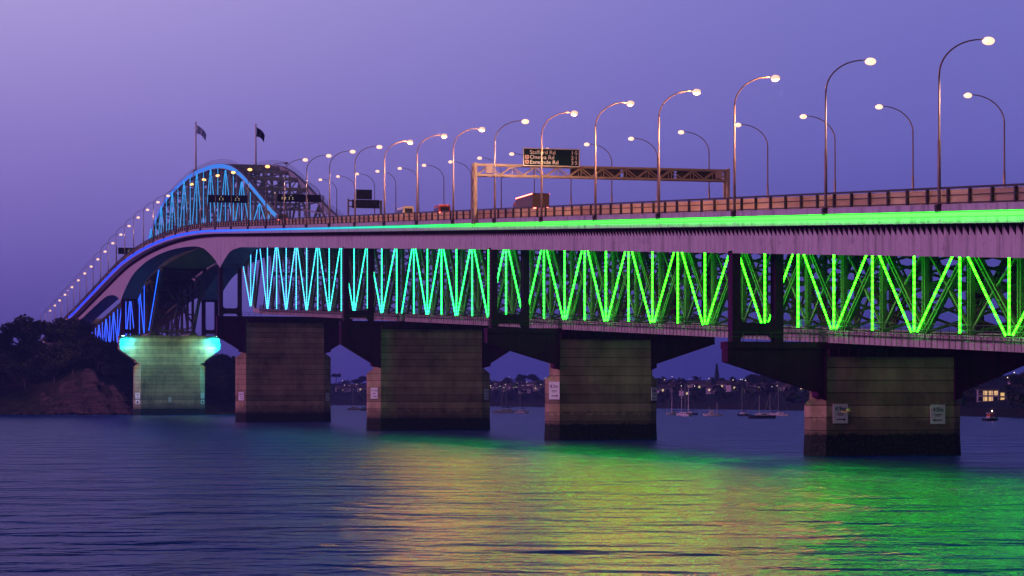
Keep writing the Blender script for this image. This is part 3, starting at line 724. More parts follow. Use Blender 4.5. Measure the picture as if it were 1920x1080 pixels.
# ---------------------------------------------------------------- writing
def text(parent, name, body, size, loc, mat, align='LEFT', rz=0, extrude=.012, sx_=1.0, bold=0.0):
    cu = bpy.data.curves.new(name, 'FONT'); cu.body = body; cu.size = size; cu.align_x = align; cu.align_y = 'CENTER'; cu.extrude = extrude
    cu.offset = bold; cu.materials.append(mat)
    tmp = bpy.data.objects.new(name, cu); me = bpy.data.meshes.new_from_object(tmp); me.name = name; bpy.data.objects.remove(tmp)
    if not me.materials: me.materials.append(mat)
    o = bpy.data.objects.new(name, me); COL.objects.link(o); o.parent = parent; o.location = loc; o.rotation_euler = (R(90), 0, rz); o.scale = (sx_, 1, 1)
    return o
class LB(MB):                                   # builder in the thing's own axes (no world offset)
    def build(self, name, mat, parent, smooth=False):
        off = Vector((0,0,0)); p = parent
        while p is not None: off += p.location; p = p.parent
        self.v = [(x+off.x, y+off.y, z+off.z) for x,y,z in self.v]
        return super().build(name, mat, parent, smooth)

# ---------------------------------------------------------------- sign gantry across the bridge
T = 383.8
g = thing('sign_gantry', (XC, T, zf(T)), 'long steel lattice gantry across the whole road, carrying the green sign', 'gantry', None)
zg0, zg1 = 38.75, 40.5
for x, lo in ((-2.5, zf(T)-1.0), (36.6, zf(T)-.1)):
    mb = MB()
    for yy in (T-.7, T+.7): mb.box(x-.22, x+.22, yy-.22, yy+.22, lo, zg1+.15)
    k = lo+1.6
    while k < zg0-1: mb.beam((x, T-.5, k), (x, T+.5, k+1.2), .12, .12); k += 1.3
    mb.build('post', M['gantry'], g)
for yy in (T-.7, T+.7):
    mb = MB()
    for zz in (zg0+.12, zg1-.1): mb.box(-2.28, 36.38, yy-.13, yy+.13, zz-.14, zz+.14)
    n = 11; w_ = 38.6/n
    for k in range(n):
        a = -2.2+w_*k; m_ = a+w_/2
        mb.beam((a+.1, yy, zg0+.26), (m_, yy, zg1-.24), .13, .14); mb.beam((m_, yy+.001, zg1-.24), (a+w_-.1, yy, zg0+.26), .13, .14); mb.beam((m_, yy, zg0+.26), (m_, yy, zg1-.24), .09, .09)
    mb.build('lattice_beam', M['gantry'], g)
for k, (xa, xb) in enumerate(((12.4, 20.2), (20.6, 28.6), (29.0, 36.0))):
    mb = MB(); mb.box(xa, xb, T+.95, T+1.05, zg0+.25, zg1-.02)
    for q in range(3): mb.box(xa+.05, xb-.05, T+.86, T+.945, zg0+.45+q*.55, zg0+.53+q*.55)
    mb.build('sign_back', M['panelback'], g)
for x in (-1.0, 34.6):
    mb = MB(); mb.box(x, x+1.0, T-.95, T-.84, zg0+.4, zg1-.15)
    for q in range(4): mb.box(x-.04, x+1.04, T-1.0, T-.955, zg0+.45+q*.36, zg0+.55+q*.36)
    mb.build('louvre_box', M['chord'], g)
sg = thing('road_sign', (8.93, T-1.1, 41.65), 'green direction sign with white place names and distances, on the long gantry', 'road sign')
b_ = LB(); b_.box(-4.33, 4.33, 0, .12, -1.33, 1.33); b_.build('board', M['signgreen'], sg)
b_ = LB()
for (x0, x1, z0, z1) in ((-4.33, 4.33, 1.2, 1.33), (-4.33, 4.33, -1.33, -1.2), (-4.33, -4.2, -1.2, 1.2), (4.2, 4.33, -1.2, 1.2)): b_.box(x0, x1, -.02, -.003, z0, z1)
b_.build('border', M['white'], sg)
b_ = LB()
for x in (-3, 0, 3): b_.box(x-.08, x+.08, .13, .3, -1.6, 1.1)
b_.build('brackets', M['gantry'], sg)
for k, (a, d, sh) in enumerate((('Stafford Rd', '1·5', None), ('Onewa Rd', '2·1', '27'), ('Esmonde Rd', '3·5', '26'))):
    z = .70-.72*k
    text(sg, 'place_name', a, .80, (-3.30, -.02, z), M['lettering'], bold=.006, sx_=1.08); text(sg, 'distance', d, .80, (4.0, -.02, z), M['lettering'], 'RIGHT', bold=.006)
    if sh:
        b_ = LB(); b_.prism_xz([(-4.05, z+.3), (-4.05, z-.18), (-3.73, z-.34), (-3.41, z-.18), (-3.41, z+.3)], -.02, -.003); s_ = b_.build('route_shield', M['shield'], sg)
        text(s_, 'route_number', sh, .40, (-3.73, -.03, z), M['ink'], 'CENTER')

# overhead lane signs by the arch, and sign backs
amber = emit('signal_dots', (1, .8, .5), 1.6)
def lane_sign(x0, x1, t, z0, z1, label, dots, hang):
    th_ = thing('message_board', ((x0+x1)/2, t, (z0+z1)/2), label, 'road sign', 'dark electronic boards over the road')
    mb = MB(); mb.box(x0, x1, t-.35, t+.35, z0, z1)
    mb.build('housing', M['black'], th_)
    mb = MB()
    for x in dots:
        for dx, dz in ((-.45, -.3), (-.45, .1), (.45, -.3), (.45, .1), (0, .55)): mb.box(x+dx-.06, x+dx+.06, t-.39, t-.352, (z0+z1)/2+dz-.06, (z0+z1)/2+dz+.06)
    mb.build('signal_dots', amber, th_)
    mb = MB()
    for x, za_, zb_ in hang: mb.box(x-.16, x+.16, t-.16, t+.16, za_, zb_)
    mb.box(x0+.02, x1-.02, t+.36, t+.6, z1-.5, z1-.2)
    mb.build('support', M['gantry'], th_)
lane_sign(-1.0, 9.5, 682, 57.2, 59.15, 'dark lane board in front of the near blue arch', (2.4, 6.6), [(-1.4, zf(682), 59.0), (9.9, zf(682)-.3, 59.1)])
lane_sign(12.0, 23.0, 650, 55.3, 57.1, 'dark lane board between the two arches over the old road', (13.6, 15.4), [(11.5, zf(650)-1, 57.0), (23.6, zf(650)-1, 57.0)])
lane_sign(-1.9, 5.8, 904, zf(904)+4.0, zf(904)+6.2, 'small dark lane board at left where the road starts down', (2.0, 3.4), [(-2.5, zf(904)-.6, zf(904)+6.6), (6.3, zf(904), zf(904)+6.0)])
T = 612.
sb = thing('back_facing_sign', (24, T, zf(T)), 'rusty brown backs of stacked signs on a gantry right of the arch', 'road sign')
mb = MB(); mb.box(24.6, 28.4, T-.1, T+.1, 53.2, 55.5)
for k in range(4): mb.box(24.62, 28.38, T-.2, T-.105, 53.4+k*.55, 53.5+k*.55)
mb.build('sign_back', M['panelback'], sb)
mb = MB(); mb.box(23.6, 30.2, T-.1, T+.1, 51.1, 53.1)
for k in range(4): mb.box(23.62, 30.18, T-.2, T-.105, 51.3+k*.5, 51.4+k*.5)
mb.build('sign_back', M['panelback'], sb)
mb = MB(); mb.box(22.6, 22.95, T+.2, T+.6, zf(T)-.5, 53.3); mb.box(30.4, 30.9, T+.2, T+.6, zf(T)-.5, 53.0); mb.box(22.96, 30.39, T+.2, T+.5, 52.7, 53.0); mb.box(22.96, 30.39, T+.2, T+.5, 51.3, 51.6)
mb.build('frame', M['gantry'], sb)

# ---------------------------------------------------------------- flagpoles
def cloth_mat(name, c):
    m = bpy.data.materials.new(name); m.use_nodes = True; nt = m.node_tree; nt.nodes.clear()
    o = nn(nt, 'ShaderNodeOutputMaterial'); t = nn(nt, 'ShaderNodeBsdfTranslucent'); d = nn(nt, 'ShaderNodeBsdfDiffuse'); mx = nn(nt, 'ShaderNodeMixShader')
    g, s = pos(nt); r = ramp(nt, [(.3, tuple(x*.7 for x in c)), (.7, c)]); L(nt, noise(nt, g.outputs['Position'], .8), r.inputs[0])
    L(nt, r.outputs[0], t.inputs[0]); L(nt, r.outputs[0], d.inputs[0]); mx.inputs[0].default_value = .5
    L(nt, t.outputs[0], mx.inputs[1]); L(nt, d.outputs[0], mx.inputs[2]); L(nt, mx.outputs[0], o.inputs[0])
    return m
navy = cloth_mat('flag_cloth', (.62,.66,.95)); pale = cloth_mat('flag_canton', (.95,.93,.95)); dark = simple('dark_flag_cloth', (.02,.02,.045), .8, 0, .3, .8)
def flag(x, t, z0, z1, cloth, canton, l1, l2, fl, fh):
    p = thing('flagpole', (x, t, z0), l1, 'flagpole', 'flagpoles on the arch')
    mb = MB(); mb.tube([(x,t,z0), (x,t,z1)], [.30,.20], 8); mb.build('pole', M['white'], p, True)
    mb = MB(); mb.blob((x,t,z1+.15), .3, 8, 5); mb.build('finial', M['white'], p, True)
    mb = MB(); mb.box(x-.8,x+.8,t-.8,t+.8,z0-1.6,z0+.2); mb.build('base', M['gantry'], p)
    f = thing('flag', (x+.25, t, z1-.5), l2, 'flag', 'flags over the bridge')
    n = 9
    def row(i, j):                                       # droops away from the pole
        u, v = i/n, j/6
        return (x+.25+u*fl*.68+.10*math.sin(v*3+u*2), t+.45*math.sin(u*7+v*1.2), z1-.5-v*fh*(1-.25*u)-(.35*u+.5*u*u)*fl*.8)
    for nm, rng, mt, dy in (('cloth', None, cloth, 0), ('canton', 1, canton, 0)):
        if mt is None: continue
        mb = MB()
        I = range(n) if rng is None else range(0, 4); J = range(6) if rng is None else range(0, 3)
        for i in I:
            for j in J:
                if rng is None and canton and i < 4 and j < 3: continue
                q = [row(i,j), row(i+1,j), row(i+1,j+1), row(i,j+1)]
                mb.quad(*[(a, b+dy, c) for a, b, c in q])
        mb.build(nm, mt, f, True)
flag(TX0+.2, 800, za(800)+.3, 90.6, navy, pale, 'white flagpole on top of the near arch', 'blue flag with pale corner hanging from the left flagpole', 4.4, 2.6)
flag(TX1, 772, za(772)+.2, 87.4, dark, None, 'white flagpole on top of the far arch', 'dark flag hanging limp from the right flagpole', 3.6, 2.8)

# ---------------------------------------------------------------- clearance boards on the piers
def board(x, y, z, w_, h_, rz, txt, arrow, label, yellow=False):
    r = thing('clearance_sign', (x, y, z), label, 'sign', 'clearance signs on the piers', rz)
    b_ = LB(); b_.box(-w_/2, w_/2, -.06, .0, -h_/2, h_/2); b_.build('board', M['signwhite'], r)
    s_ = w_/1.65
    text(r, 'height_figures', txt, .62*s_, (0, -.075, h_*.24), M['ink'], 'CENTER')
    b_ = LB()
    for k, ww in ((0, .9), (1, .6)): b_.box(-ww*s_/2, ww*s_/2, -.08, -.063, -h_*.02-k*.16*s_, -h_*.02+.07*s_-k*.16*s_)
    b_.build('small_print', M['ink'], r)
    b_ = LB(); d = arrow; zz = -h_*.30
    b_.box(-.42*s_, .42*s_, -.08, -.063, zz-.05*s_, zz+.05*s_)
    b_.prism_xz([(d*.36*s_, zz+.17*s_), (d*.58*s_, zz), (d*.36*s_, zz-.17*s_)], -.083, -.0805)
    b_.build('arrow', M['ink'], r)
    b_ = LB(); b_.box(-w_*.42, w_*.42, -.05, .02, -h_/2-.14, -h_/2-.05); b_.build('lower_rail', M['rail'], r)
q = PIERS[0]
board(12.25, q-.02, 4.55, 1.7, 2.1, 0, '4.9m', 1, 'white 4.9m sign with right arrow behind the flying gull')
board(23.6, q-.02, 4.45, 1.7, 2.1, 0, '4.9m', -1, 'white 4.9m sign with left arrow, on the rightmost pier')
def nose(i, side, z, txt, arrow, w_, h_, label):
    hw, a, T_ = DIM[i][:3]; k = (1 if side else -1)
    x = XP[i] + k*(hw-a/2) + k*.03; y = PIERS[i]+a/2-.03
    board(x, y, z, w_, h_, k*R(45), txt, arrow, label)
nose(1, 0, 7.3, '8.3m', 1, 1.8, 2.6, 'pink-lit 8.3m sign with right arrow on a pier nose'); nose(1, 1, 6.8, '8.3m', -1, 1.7, 2.0, 'shaded blue sign on the right nose of the second pier from right')
nose(2, 0, 7.1, '11.1m', 1, 1.6, 2.1, 'pale pink 11.1m sign on the left nose of the middle pier'); nose(2, 1, 6.9, '11.1m', -1, 1.6, 2.1, 'shaded blue sign on the right nose of the middle pier')
nose(3, 0, 6.6, '14.1m', 1, 1.75, 2.2, 'pale sign on the red-brown left nose of the pier right of the turquoise one'); nose(3, 1, 6.4, '14.1m', -1, 1.7, 2.1, 'shaded sign on the right nose of the pier right of the turquoise one')
nose(4, 0, 6.9, '43m', 1, 2.0, 2.1, 'yellowish sign on the left nose of the turquoise-lit pier'); nose(4, 1, 6.9, '43m', -1, 1.9, 2.0, 'greenish sign on the right nose of the turquoise-lit pier')
for side, nm in ((0, 'left'), (1, 'right')):
    hw, a, T_ = DIM[4][:3]; k = 1 if side else -1
    r = thing('channel_marker', (XP[4]+k*(hw-a/2)+k*.03, PIERS[4]+a/2-.03, 4.7), 'small board with black triangle on the %s nose of the turquoise-lit pier' % nm, 'sign', 'triangle boards', k*R(45))
    b_ = LB(); b_.box(-.9, .9, -.06, 0, -.75, .75); b_.build('board', M['signwhite'], r)
    b_ = LB(); b_.prism_xz([(-.6, -.5), (.6, -.5), (0, .55)], -.08, -.063); b_.build('triangle', M['ink'], r)
r = thing('notice_board', (XC-.1, PIERS[4]-.02, 5.5), 'small pale purple notice low on the middle of the turquoise-lit pier', 'sign')
b_ = LB(); b_.box(-.5, .5, -.06, 0, -.8, .8); b_.build('board', M['signwhite'], r)
b_ = LB(); b_.box(-.12, .12, -.08, -.063, -.5, .5); b_.build('mark', M['ink'], r)

# ---------------------------------------------------------------- floodlights on the turquoise pier
flood = emit('floodlight_glass', (.45, 1.0, 1.0), 14)
for x, tx, e, nm in ((33.4, 30.5, 20000, 'right'), (.4, 4.0, 14000, 'left')):
    f = thing('floodlight', (x, PIERS[4]-1.9, 27.7), 'cyan floodlight under the %s end of the turquoise pier crosshead' % nm, 'floodlight', 'floodlights on the pier')
    b_ = LB(); b_.box(-.5, .5, -.25, .25, .1, .7); b_.beam((0, .2, .4), (0, 1.8, .6), .14, .14); b_.build('housing', M['rail'], f)
    b_ = LB(); b_.box(-.45, .45, -.2, .2, -.02, .09); b_.build('glass', flood, f)
    ld = bpy.data.lights.new('flood_beam', 'SPOT'); ld.energy = e; ld.color = (.0, .62, 1.0); ld.spot_size = R(150); ld.spot_blend = .6; ld.shadow_soft_size = .4
    lo = bpy.data.objects.new('flood_beam', ld); COL.objects.link(lo); lo.parent = f; lo.location = (0, -.1, -.3)
    lo.rotation_euler = (Vector((tx, PIERS[4], 18)) - Vector((x, PIERS[4]-1.9, 27.4))).to_track_quat('-Z', 'Y').to_euler()
    ld = bpy.data.lights.new('flood_fill', 'SPOT'); ld.energy = e*.6; ld.color = (.36, .80, .27); ld.spot_size = R(120); ld.spot_blend = .8; ld.shadow_soft_size = .6
    lo = bpy.data.objects.new('flood_fill', ld); COL.objects.link(lo); lo.parent = f; lo.location = (0, -3.2, -.2)
    lo.rotation_euler = (Vector((XC, PIERS[4], 11)) - Vector((x, PIERS[4]-5.1, 27.5))).to_track_quat('-Z', 'Y').to_euler()

# ---------------------------------------------------------------- traffic
tail = emit('tail_lamp', (1, .10, .06), 30); headl = emit('head_lamp', (1, .85, .65), 60)
body_w = simple('white_bodywork', (.62,.60,.60), .35, 0, .05); body_g = simple('grey_bodywork', (.16,.16,.18), .35, .2, .05); body_p = simple('dusky_bodywork', (.10,.065,.075), .4, 0, .1); body_r = simple('red_bodywork', (.42,.06,.05), .35, 0, .05)
glass = simple('vehicle_glass', (.02,.022,.028), .1, 0, .05, spec=.6); rubber = simple('tyre', (.02,.02,.02), .8, 0, .1)
def wheels(mb_name, root, ys, hw, r):
    for y in ys:
        for s_ in (-1, 1):
            b_ = LB(); b_.tube([(s_*(hw-.28), y, r), (s_*hw, y, r)], r, 12); b_.build('wheel', rubber, root)
def truck(x, t, label, ln, h, mat, cab):
    r = thing('lorry', (x, t, zf(t)-.07), label, 'lorry', 'vehicles crossing the bridge')
    b_ = LB(); b_.box(-1.24, 1.24, -ln/2, ln/2-2.6, 1.15, h); b_.box(-1.27, 1.27, -ln/2, ln/2-2.6, h-.12, h+.02)
    for k in range(9): b_.box(-1.26, 1.26, -ln/2+.3+k*(ln-3.2)/8-.04, -ln/2+.3+k*(ln-3.2)/8+.04, 1.15, h-.15)
    b_.build('cargo_box', mat, r)
    b_ = LB(); b_.loft([[(-1.15, y, .55), (1.15, y, .55), (1.15, y, z), (-1.15, y, z)] for y, z in ((ln/2-2.35, 2.95), (ln/2-.9, 2.85), (ln/2-.2, 1.75), (ln/2, 1.5))]); b_.build('cab', cab, r)
    b_ = LB(); b_.box(-1.17, 1.17, ln/2-1.9, ln/2-1.0, 1.75, 2.5); b_.build('window', glass, r)
    b_ = LB(); b_.box(-1.1, 1.1, -ln/2+.1, ln/2-2.3, .75, 1.1); b_.build('chassis', rubber, r)
    wheels('w', r, (-ln/2+1.2, -ln/2+2.4, ln/2-1.4), 1.22, .5)
    for s_ in (-1, 1):
        b_ = LB(); b_.box(s_*.9-.2, s_*.9+.2, -ln/2-.05, -ln/2-.002, 1.2, 1.4); b_.build('tail_lamp', tail, r)
        b_ = LB(); b_.box(s_*1.27-.03, s_*1.27+.03, -ln/2+.02, ln/2-2.7, h-.1, h-.03); b_.build('marker_strip', tail, r)
        b_ = LB(); b_.box(s_*.85-.15, s_*.85+.15, ln/2+.002, ln/2+.04, .8, 1.0); b_.build('head_lamp', headl, r)
def van(x, t, label, mat, h=2.6, ln=5.6, name='van', cat='van'):
    r = thing(name, (x, t, zf(t)-.07), label, cat, 'vehicles crossing the bridge')
    b_ = LB(); b_.loft([[(-1.0, y, .35), (1.0, y, .35), (1.02, y, z*.55), (.86, y, z), (-.86, y, z), (-1.02, y, z*.55)] for y, z in ((-ln/2, h-.1), (-ln/2+.2, h), (ln/2-1.7, h), (ln/2-.9, 1.35), (ln/2-.05, 1.0))]); b_.build('body', mat, r)
    b_ = LB(); b_.box(-1.0, 1.0, -ln/2+.6, ln/2-1.9, h*.56+.08, h*.84); b_.build('window', glass, r)
    b_ = LB(); b_.box(-.7, .7, -ln/2-.03, -ln/2-.003, h*.55, h*.85); b_.build('rear_window', glass, r)
    wheels('w', r, (-ln/2+1.0, ln/2-1.0), 1.02, .36)
    for s_ in (-1, 1):
        b_ = LB(); b_.box(s_*.85-.09, s_*.85+.09, -ln/2-.05, -ln/2-.004, .9, 1.5); b_.build('tail_lamp', tail, r)
        b_ = LB(); b_.box(s_*.75-.15, s_*.75+.15, ln/2-.04, ln/2+.03, .65, .85); b_.build('head_lamp', headl, r)
truck(4.4, 378, 'lorry with red marker lights passing under the left part of the long gantry', 12, 3.4, body_p, body_r)
van(2.0, 425, 'red van beyond the lorry under the gantry', body_r)
van(5.2, 468, 'white minibus far along the road, left of the long gantry', body_w, 2.9, 7.0, 'minibus', 'minibus')
van(2.0, 585, 'grey van on the crest in front of the right arch foot', body_g, 2.7)

# ---------------------------------------------------------------- gull
r = thing('gull', (7.15, 264, 4.83), 'gull with spread wings gliding in front of the 4.9m sign', 'bird')
fe = simple('gull_warm_lit', (.93,.62,.20), .6, 0, .1, 4)  # orange base colour holds the warm light on white feathers
b_ = LB()
b_.loft([[(y, .09*k*math.cos(a), z+.10*k*math.sin(a)) for a in [2*math.pi*q/8 for q in range(8)]] for y, z, k in ((-.50,-.03,.15),(-.38,0,.5),(-.15,.01,1),(.10,.02,1.05),(.27,.05,.7),(.36,.08,.62),(.43,.08,.5),(.50,.06,.12))])
for s_ in (-1, 1):
    secs = []
    for d, z, c, o in ((.05,.04,.22,.02), (.30,.19,.21,.04), (.58,.24,.16,.0), (.88,.17,.08,-.10), (1.02,.12,.02,-.16)):
        secs.append([(o+c, s_*d, z), (o+c*.3, s_*d, z+.025), (o-c, s_*d, z), (o, s_*d, z-.012)])
    b_.loft(secs)
b_.loft([[(-.42, -.05, 0), (-.42, .05, 0), (-.42, .05, .03), (-.42, -.05, .03)], [(-.66, -.13, -.03), (-.66, .13, -.03), (-.66, .13, -.01), (-.66, -.13, -.01)]])
bod = b_.build('body', fe, r, True)
r.rotation_euler = (R(-10), R(14), R(118))
b_ = LB(); b_.loft([[(.49, -.025, .05), (.49, .025, .05), (.49, .025, .08), (.49, -.025, .08)], [(.60, -.004, .04), (.60, .004, .04), (.60, .004, .05), (.60, -.004, .05)]]); b_.build('bill', simple('bill', (.7,.25,.03), .5), r)

# ---------------------------------------------------------------- vegetation and land
def foliage_mat(name, a, b_c):
    m, nt, b = new_mat(name); g, s = pos(nt)
    r1 = ramp(nt, [(.35, a), (.65, b_c)]); L(nt, noise(nt, g.outputs['Position'], .35, 4, .65), r1.inputs[0])
    L(nt, r1.outputs[0], b.inputs['Base Color']); b.inputs['Roughness'].default_value = .75; b.inputs['Specular IOR Level'].default_value = .15
    return m
leaf1 = foliage_mat('dark_leaves', (.022,.032,.016), (.062,.072,.036)); leaf2 = foliage_mat('pine_leaves', (.02,.032,.018), (.05,.065,.036))
bark = simple('bark', (.085,.065,.05), .9, 0, .3, 2)
rnd = random.Random(11)
def leafcloud(mb, lobes, n, s0, s1, r=rnd):
    for _ in range(n):
        c, rad = r.choice(lobes)
        while True:
            v = Vector((r.uniform(-1,1), r.uniform(-1,1), r.uniform(-.75,1)))
            if .25 < v.length < 1: break
        v *= (.55+.45*r.random()); p = Vector(c) + Vector((v.x*rad[0], v.y*rad[1], v.z*rad[2]))
        s = r.uniform(s0, s1); n_ = (v.normalized()*.7 + Vector((r.uniform(-1,1), r.uniform(-1,1), r.uniform(-.3,1)))).normalized()
        a = n_.orthogonal().normalized(); a.rotate(Matrix.Rotation(r.random()*6.28, 3, n_)); b = n_.cross(a)
        mb.quad(p-a*s, p-b*s*.6+n_*s*.15, p+a*s, p+b*s*.6+n_*s*.15)
def make_tree(kind, r=rnd):
    root = thing('tree', (0,0,0), '', 'tree')
    mb = MB(); cr = MB()
    if kind < 3:                                   # spreading coastal broadleaf
        H = 9.5
        mb.tube([(0,0,-2), (.2,.1,1.5), (.1,0,3.6)], [.55,.45,.38], 7)
        lobes = []
        for k in range(9):
            a = k*2.4+kind; d = r.uniform(1.6, 4.4) if k else 0; z = r.uniform(5.0, 8.2) if k else 8.6
            e = (d*math.cos(a), d*math.sin(a), z)
            mb.tube([(.1,0,3.4), (e[0]*.55, e[1]*.55, 3.4+(z-3.4)*.6), e], [.28,.17,.05], 5)
            q = r.uniform(2.2, 3.3); lobes.append((e, (q, q, q*.75)))
        leafcloud(cr, lobes, 2600, .30, .62)
        lf = leaf1
    elif kind == 3:                                # tall conical pine
        mb.tube([(0,0,-1), (0,0,8), (0,0,17.5)], [.4,.25,.04], 7)
        lobes = [((0,0,3+k*1.35), (max(.5, 3.1-k*.25),)*2 + (.55,)) for k in range(11)]
        for k in range(11):
            for q in range(5):
                a = q*1.256+k; rr = max(.4, 2.9-k*.23); mb.tube([(0,0,3+k*1.35), (rr*math.cos(a), rr*math.sin(a), 2.8+k*1.35)], [.07,.02], 4)
        leafcloud(cr, lobes, 1500, .45, .85); lf = leaf2
    else:                                          # umbrella pine
        mb.tube([(0,0,-1), (.3,0,5), (.1,.1,8)], [.35,.25,.18], 7)
        lobes = []
        for k in range(7):
            a = k*.9; e = (2.6*math.cos(a)*(k>0), 2.6*math.sin(a)*(k>0), 9.4+.6*math.sin(k*2)); lobes.append((e, (1.7,1.7,1.0)))
            mb.tube([(.1,.1,7.6), e], [.14,.04], 5)
        leafcloud(cr, lobes, 900, .25, .5); lf = leaf2
    mb.build('trunk', bark, root); cr.build('crown', lf, root)
    return root
def hash2(x, y): return math.sin(x*.071+1.3)*math.cos(y*.053+.7)+.5*math.sin(x*.19+y*.13)+.25*math.sin(x*.43-y*.37)
ground = foliage_mat('scrub_ground', (.018,.020,.012), (.05,.05,.03))

# headland at the north end of the bridge
HS = [(-330, 1010), (-120, 985), (-38, 968), (-19, 962), (2, 938), (20, 926), (45, 926), (66, 936), (80, 980), (92, 1060)]
def hshore(x): return lerp_tab(HS, x)
def hz(x, y):
    d = y - hshore(x)
    if d < 0: return -1.5 + max(-3, d*.2)
    top = 27 if x < -5 else 27-13*min(1, (x+5)/40)
    if x > 55: top *= max(.25, 1-(x-55)/35)
    ex = .62-.43*max(0, 1-abs(x+8)/20.)
    h = top*min(1, (d/75))**ex + 3*min(1, max(0, (d-80)/160))
    return h*.98 + hash2(x, y)*1.1*min(1, d/12)
mb = MB(); xs = frange(-330, 92, 6); ys = [0, 1.5, 4, 8, 13, 19, 27, 36, 48, 62, 80, 110, 150, 220, 320, 450]
for x in xs:
    for d in [-14, -4] + ys:
        y = hshore(x)+d; mb.v.append((x, y, hz(x, y)))
nc = len(ys)+2
for i in range(len(xs)-1):
    for j in range(nc-1): mb.face((i*nc+j, (i+1)*nc+j, (i+1)*nc+j+1, i*nc+j+1))
tag(mb.build('headland', ground, None, True), 'dark wooded headland under the far left end of the bridge', None, None, 'structure')

# bare layered cliff facing the water
def rock_mat():
    m, nt, b = new_mat('sandstone'); g, s = pos(nt); P = g.outputs['Position']
    lay = noise(nt, P, 1.3, 4, .6, (.10, .10, 1)); n2 = noise(nt, P, .55, 6, .7)
    r = ramp(nt, [(.3, (.014,.011,.009)), (.5, (.055,.042,.032)), (.72, (.12,.09,.07))]); L(nt, lay, r.inputs[0])
    c = mixrgb(nt, .8, r.outputs[0], n2, 'MULTIPLY'); c = mixrgb(nt, 1, c, (1.7,1.6,1.6), 'MULTIPLY'); L(nt, c, b.inputs['Base Color']); b.inputs['Roughness'].default_value = .9
    bp = nn(nt, 'ShaderNodeBump'); bp.inputs['Strength'].default_value = .9; bp.inputs['Distance'].default_value = .7; L(nt, math_n(nt, 'ADD', lay, n2), bp.inputs['Height']); L(nt, bp.outputs[0], b.inputs['Normal'])
    return m
M['rock'] = rock_mat()
mb = MB(); nx, nz = 40, 18; rr = random.Random(5)
for i in range(nx+1):
    x = -24 + 33*i/nx
    top = hz(x, hshore(x)+5.5)+.6+.5*math.sin(x*.7)+.3*math.sin(x*1.9)
    for j in range(nz+1):
        f = j/nz; y = hshore(x)-1.6+f*f*6.5+.55*math.sin(f*19+x*.25)+.7*math.sin(x*.8+f*3)+rr.uniform(-.25,.25)
        mb.v.append((x, y, -1+(top+1)*f))
    for j in range(1): pass
for i in range(nx):
    for j in range(nz): mb.face((i*(nz+1)+j, (i+1)*(nz+1)+j, (i+1)*(nz+1)+j+1, i*(nz+1)+j+1))
b0 = len(mb.v)
for i in range(nx+1):
    x, y, z = mb.v[i*(nz+1)+nz]; mb.v.append((x, y+9, z-1.0))
for i in range(nx): mb.face((i*(nz+1)+nz, (i+1)*(nz+1)+nz, b0+i+1, b0+i))
tag(mb.build('cliff', M['rock']), 'bare layered sandstone cliff at the foot of the headland', 'cliff', None, 'structure')
mb = MB(); rr = random.Random(8)
for k in range(170):
    x = rr.uniform(-150, 62); y = hshore(x)+rr.uniform(-5, 2.5); q = rr.uniform(.5, 1.7)
    secs = []
    for i in range(5):
        a = math.pi*i/4; kk = max(.05, math.sin(a))
        secs.append([(x+q*1.5*kk*math.cos(2*math.pi*j/7)*rr.uniform(.75,1.15), y+q*kk*math.sin(2*math.pi*j/7)*rr.uniform(.75,1.15), -q*.5*math.cos(a)*rr.uniform(.8,1.1)+.2) for j in range(7)])
    mb.loft(secs)
tag(mb.build('shore_rocks', M['rock']), 'dark rocks strewn along the headland waterline', 'rocks', None, 'stuff')

protos = [make_tree(k) for k in range(5)]
ptree = {p: [(c, kids(c)) for c in kids(p)] for p in protos}
usedp = set()
def put_tree(k, x, y, z, s, label, group, sz=None):
    p = protos[k]; rz = rnd.uniform(0, 6.28); sc_ = (s, s, sz or s)
    if p in usedp: return dup(p, (x, y, z), rz, label, group, sc_, ptree[p])
    usedp.add(p); p.location = (x, y, z); p.rotation_euler = (0,0,rz); p.scale = sc_; p['label'] = label; p['group'] = group
    return p
G = 'trees covering the headland'
big = [(-64, 1012, 1.8, 'broad dark tree crowning the headland at the left edge'), (-46, 1004, 2.05, 'tallest domed tree on the headland skyline, left of the bridge end'),
       (-27, 1012, 1.75, 'rounded tree between the tallest tree and the bridge end'), (-12, 1030, 1.2, 'small dark tree tucked beside the bridge end')]
for i, (x, y, s, lb) in enumerate(big): put_tree(i % 3, x, y, hz(x, y)-1, s, lb, G)
rr = random.Random(21); placed = []
k = 0; tries = 0
while k < 150 and tries < 20000:
    tries += 1
    x = rr.uniform(-120, 64); d = rr.uniform(5, 75); y = hshore(x)+d
    if -19 < x < 8 and d < 9: continue
    if -4 < x < 36 and 1112 < y < 1300: continue
    if any((x-a)**2+(y-b)**2 < 22 for a, b in placed): continue
    placed.append((x, y)); s = rr.uniform(.9, 1.3)
    if -3 < x < 38: s = min(s, .85)
    put_tree(k % 3, x, y, hz(x, y)-1.6, s, 'dark broadleaf tree among the crowded trees on the headland slope', G, s*rr.uniform(.75, 1))
    k += 1
for x, y, s, lb in ((33, 985, 1.55, 'dark tree rising behind the braced portal over the turquoise pier'), (24, 1010, 1.5, 'dark tree half hidden by the portal bracing over the turquoise pier'), (47, 990, 1.1, 'dark tree in the gap right of the turquoise pier'),
                    (56, 985, .95, 'low dark tree nearest the pier right of the turquoise one')):
    put_tree(1, x, y, hz(x, y)-1, s, lb, G)

